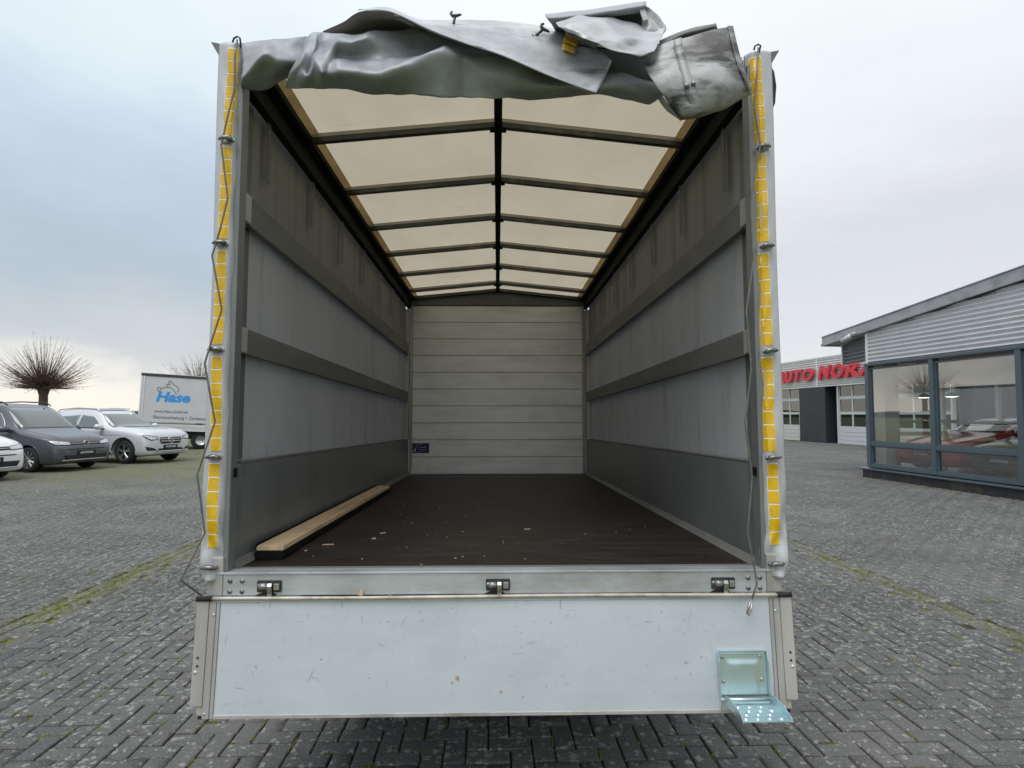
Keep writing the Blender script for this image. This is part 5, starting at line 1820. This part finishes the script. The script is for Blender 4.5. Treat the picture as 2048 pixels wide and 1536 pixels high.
# cars inside the showroom
COUPE = [(0, .60, .22, .48, .53, .40), (.06, .80, .17, .54, .60, .60), (.25, .90, .15, .62, .69, .68), (.7, .95, .14, .70, .78, .74), (1.25, .955, .14, .76, .87, .74),
         (1.5, .955, .14, .79, .97, .70), (2.0, .955, .14, .80, 1.17, .60), (2.4, .955, .14, .81, 1.21, .57), (3.0, .96, .14, .84, 1.16, .56), (3.7, .96, .15, .86, 1.0, .60), (4.2, .92, .19, .84, .92, .66), (4.45, .84, .26, .76, .82, .62), (4.5, .78, .30, .70, .76, .56)]


def coupe_feats(pt, rear):
    f_ = [('patch', 'windscreen', 'F', [[(-.74, .90), (.74, .90)], [(-.57, 1.16), (.57, 1.16)]], M_CARGLASS, .004, 14, 10),
          ('sides', 'door_window', [[(-1.72, .84), (-3.0, .87)], [(-2.0, 1.08), (-2.9, 1.06)]], M_CARGLASS, .004, 12, 8),
          ('patch', 'rear_window', 'T', [[(-2.75, -.46), (-2.75, .46)], [(-3.65, -.54), (-3.65, .54)]], M_CARGLASS, .004, 10, 8),
          ('pair', 'tail_light', 'B', [[(.46, .62), (.74, .60)], [(.46, .70), (.74, .69)]], M_RED_L, .008, 8, 5),
          ('patch', 'rear_diffuser', 'B', [[(-.70, .31), (.70, .31)], [(-.70, .42), (.70, .42)]], M_BLACK, .005, 10, 4),
          ('pair', 'headlight', 'F', [[(.50, .50), (.72, .50)], [(.50, .56), (.80, .60)]], M_LAMPG, .006, 8, 5),
          ('patch', 'lower_intake', 'F', [[(-.60, .21), (.60, .21)], [(-.60, .30), (.60, .30)]], M_BLACK, .006, 12, 4),
          ('plate', 0, .40, .50, .11), ('text', 'AUTONORA', 0, .405, .05, .38, M_WHITE),
          ('mirror', -1.62, .93, .86, pt)]
    return f_


def in_show(x, y):
    return show.matrix_basis @ Vector((x, y, 0))


bpy.context.view_layer.update()
SM = Matrix.Translation((SHX, SHY, 0)) @ Matrix.Rotation(B_ROT, 4, 'Z')
p = SM @ Vector((2.85, .50, .216))
build_car('display_car', 'black sports car with a black name plate standing close behind the showroom glass', p, B_ROT - math.pi / 2, P_BLACKC, COUPE, (-.85, -3.45), .34, 'star', coupe_feats(P_BLACKC, True), 'cars inside the showroom')
p = SM @ Vector((.82, .62, .216))
build_car('display_car', 'red sports car inside the showroom behind the corner pane', p, B_ROT - math.pi / 2 + .06, P_RED, COUPE, (-.85, -3.45), .34, 'star', coupe_feats(P_RED, False), 'cars inside the showroom')

# ------------------------------------------------------------------ box body trailer with lettering
M_BOX = mat('grey_box_panel', (.55, .56, .58), .5, 0, var=.06, vs=2)
M_BOXT = mat('dark_roof_profile', (.05, .052, .058), .4, .2, var=.1)
M_BLUEP = mat('blue_lettering', (.03, .30, .72), .5, 0, var=.03)
M_GREYP = mat('grey_lettering', (.12, .125, .14), .5, 0, var=.05)
BX, BY = -15.5, 24.8
ba = math.radians(27)
TILT = math.radians(2.6)
box = empty('box_trailer', (BX, BY, 0), (0, TILT, ba))
tag(box, 'pale grey box trailer with blue lettering and hare outline behind the silver SUV', 'trailer')
BL = 6.2
# local x along the lettered side, viewer on the -y side
bxm = MB().box(.06, BL - .06, .004, 2.4, 1.22, 3.12).build('box_panel', M_BOX, box)
MB().box(-.02, BL, -.02, 2.42, 3.121, 3.23).build('roof_profile', M_BOXT, box, bevel=.01)
MB().box(-.03, BL + .01, -.025, 2.43, 3.2305, 3.25).build('roof_cap', M_CLAD, box)
for x0, x1 in ((-.01, .055), (.075, .135), (BL - .13, BL)):
    MB().box(x0, x1, -.018, .06, 1.15, 3.12).build('corner_profile', M_CLAD, box, bevel=.006)
MB().box(-.01, BL, -.02, 2.4, 1.02, 1.148).build('lower_rail', M_CLAD, box, bevel=.006)
MB().box(.0, BL, -.012, 2.39, .86, 1.018).build('side_skirt', M_DOORW, box, bevel=.006)
MB().box(.4, BL - .2, .5, 1.9, .52, .858).build('underframe', M_BLACK, box)
for x in (2.35, 3.25):
    for y in (.22, 2.18):
        w_ = MB().lathe([(.20, -.11), (.34, -.11), (.375, -.08), (.375, .08), (.34, .11), (.20, .11)], 'Y', (x, y, .375 + x * .0454), 30).build('wheel', M_TYRE, box, smooth=True)
        MB().lathe([(0, -.05), (.18, -.06), (.205, -.10)], 'Y', (x, y, .375 + x * .0454), 24).build('rim', M_RIM, w_, smooth=True)
MB().box(.5, 1.6, .02, .06, .55, .859).build('side_guard', M_BLACK, box)


def on_box(mb, x, z):
    return xf(mb, Matrix.Translation((x, .0035, z)) @ Matrix.Rotation(math.pi / 2, 4, 'X'))


on_box(text_mesh('Hase', .40, 1.26, .006, shear=.2, bold=.040), .58, 2.10).build('company_lettering', M_BLUEP, box)
on_box(text_mesh('www.Hase-GmbH.de', .11, 1.24, .004, shear=.1, bold=.010), .55, 1.62).build('address_lettering', M_GREYP, box)
on_box(text_mesh('Blechverarbeitung + Zerspanung', .135, 2.05, .004, bold=.010), .54, 1.36).build('trade_lettering', M_GREYP, box)
# outline of the hare above the name
hare = [[(.86, 2.58), (.80, 2.62), (.77, 2.70), (.80, 2.77), (.87, 2.77), (.90, 2.71), (.87, 2.64)],
        [(.90, 2.70), (1.02, 2.77), (1.16, 2.80), (1.30, 2.79), (1.42, 2.73), (1.52, 2.63), (1.60, 2.50)],
        [(1.24, 2.80), (1.17, 2.86), (1.13, 2.91), (1.22, 2.93), (1.28, 2.90), (1.24, 2.98), (1.24, 3.06), (1.32, 3.04), (1.42, 2.97), (1.48, 2.90), (1.58, 2.87), (1.65, 2.80), (1.68, 2.71), (1.65, 2.64), (1.60, 2.63)]]
b = MB()
for ln in hare:
    cpts = catmull(np.array([(.60 + (x - .77) * .86, .0, z - .10) for x, z in ln]), 5)
    b.tube([Vector(q) for q in cpts], .012, 6)
b.build('hare_outline', M_GREYP, box, smooth=True)

# ------------------------------------------------------------------ pollarded trees, winter
M_BARK = mat('tree_bark', (.085, .065, .048), .85, 0, var=.3, vs=6, bump=.8, bs=20, stretch=(1, 1, .3))
M_TWIG = mat('red_brown_twigs', (.115, .080, .062), .8, 0, var=.35, vs=3)


def pollard(label, loc, hk, rc, trunk_r, n, seed):
    rs = random.Random(seed)
    root = tag(empty('pollard_tree', loc), label, 'tree', 'pollarded trees behind the car park')
    t = MB()
    t.tube([(0, 0, -.1), (.02, .0, .6 * hk), (0, .01, .86 * hk), (0, 0, hk)], [trunk_r * 1.25, trunk_r, trunk_r * .95, trunk_r * 1.5], 12)
    for k in range(9):
        a_ = k * 2.4
        e = Vector((math.cos(a_), math.sin(a_), .9 + .5 * (k % 3))).normalized()
        t.tube([Vector((0, 0, hk * .93)), Vector((0, 0, hk)) + e * .35 * rc * .5, Vector((0, 0, hk)) + e * .55 * rc * .5], [trunk_r, trunk_r * .75, trunk_r * .5], 8)
    t.build('trunk', M_BARK, root, smooth=True)
    c = MB()
    for k in range(n):
        a_ = rs.uniform(0, 6.283)
        el = math.asin(rs.uniform(-.12, 1.0))
        d = Vector((math.cos(a_) * math.cos(el), math.sin(a_) * math.cos(el), math.sin(el)))
        st_ = Vector((0, 0, hk)) + d * rs.uniform(.05, .28) * rc
        L_ = rc * rs.uniform(.66, 1.04) * (1 if k % 4 else .6) * (.84 + .26 * math.sin(el))
        if k % 9 == 0:
            L_ *= .5
        bend = Vector((rs.gauss(0, .10), rs.gauss(0, .10), rs.uniform(.02, .30)))
        pts = []
        for q in range(5):
            f_ = q / 4
            pts.append(st_ + (d + bend * f_ * .8).normalized() * L_ * f_)
        c.tube(pts, [.014, .010, .007, .005, .003], 4, cap=False)
        if k % 2 == 0:
            for _ in range(rs.randint(2, 4)):
                q = rs.choice((2, 3, 3, 4))
                e = (d + Vector((rs.gauss(0, .5), rs.gauss(0, .5), rs.gauss(.2, .4)))).normalized()
                c.tube([pts[q], pts[q] + e * rs.uniform(.08, .26) * rc * .5], [.006, .003], 3, cap=False)
    # dense tangle of short dead shoots round the head
    for k in range(int(n * 1.1)):
        a_, el = rs.uniform(0, 6.283), math.asin(rs.uniform(-.55, .95))
        d = Vector((math.cos(a_) * math.cos(el), math.sin(a_) * math.cos(el), math.sin(el)))
        p0 = Vector((0, 0, hk + .1 * rc)) + d * rs.uniform(.0, .16) * rc
        c.tube([p0, p0 + (d + Vector((rs.gauss(0, .5), rs.gauss(0, .5), rs.gauss(0, .3)))) * rs.uniform(.10, .24) * rc], [.016, .006], 4, cap=False)
    c.build('crown', M_TWIG, root)
    return root


pollard('pollarded tree with a ball of bare red brown shoots above the grey van', (-23.6, 30.2, 0), 2.85, 2.1, .20, 520, 4)
pollard('pollarded tree whose bare shoots rise behind the lettered box body', (-20.3, 39.0, 0), 2.9, 2.2, .18, 380, 9)

# far tree line and fields beyond the yard
M_WOOD_FAR = mat('far_wood', (.035, .040, .032), .9, 0, var=.3, vs=.05)
b = MB()
rs = random.Random(12)
vs_, fs_ = [], []
for k in range(0, 361):
    t0 = math.radians(-100 + k * 200 / 360)
    R_ = 260 + 40 * math.sin(k * .07)
    x, y = math.sin(t0) * R_, math.cos(t0) * R_
    h = 2.6 + .4 * math.sin(k * .21) + rs.uniform(-.3, .4) + .4 * math.sin(k * .053)
    for rr, zz in ((R_ - 8, -.1), (R_ - 6, h * .7), (R_, h), (R_ + 8, -.1)):
        vs_.append((math.sin(t0) * rr, math.cos(t0) * rr, zz))
for k in range(360):
    for q in range(3):
        a_ = k * 4 + q
        fs_.append((a_, a_ + 4, a_ + 5, a_ + 1))
b.add(vs_, fs_)
tag(b.build('far_wood', M_WOOD_FAR), 'low dark line of woods along the far horizon', 'woods', kind='stuff')
# gravel margin along the showroom plinth
M_GRAV = mat('gravel', (.22, .19, .15), .9, 0, var=.5, vs=30)
b = MB()
for _ in range(1500):
    x = random.uniform(-.3, 8)
    y = -abs(random.gauss(0, .10)) - .03
    q = SM @ Vector((x, y, 0))
    r_ = random.uniform(.006, .018)
    M_ = Matrix.Translation((q.x, q.y, r_ * .35)) @ Euler((random.random() * 6, random.random() * 6, random.random() * 6)).to_matrix().to_4x4()
    vv = [M_ @ (Vector(v_) * r_) for v_ in ((1, 0, 0), (-.8, .2, 0), (0, .9, .1), (.1, -1, 0), (0, 0, .7), (.1, 0, -.7))]
    b.add(vv, [(0, 2, 4), (2, 1, 4), (1, 3, 4), (3, 0, 4), (2, 0, 5), (1, 2, 5), (3, 1, 5), (0, 3, 5)])
tag(b.build('gravel', M_GRAV), 'narrow margin of brown gravel along the showroom plinth', 'gravel', kind='stuff')
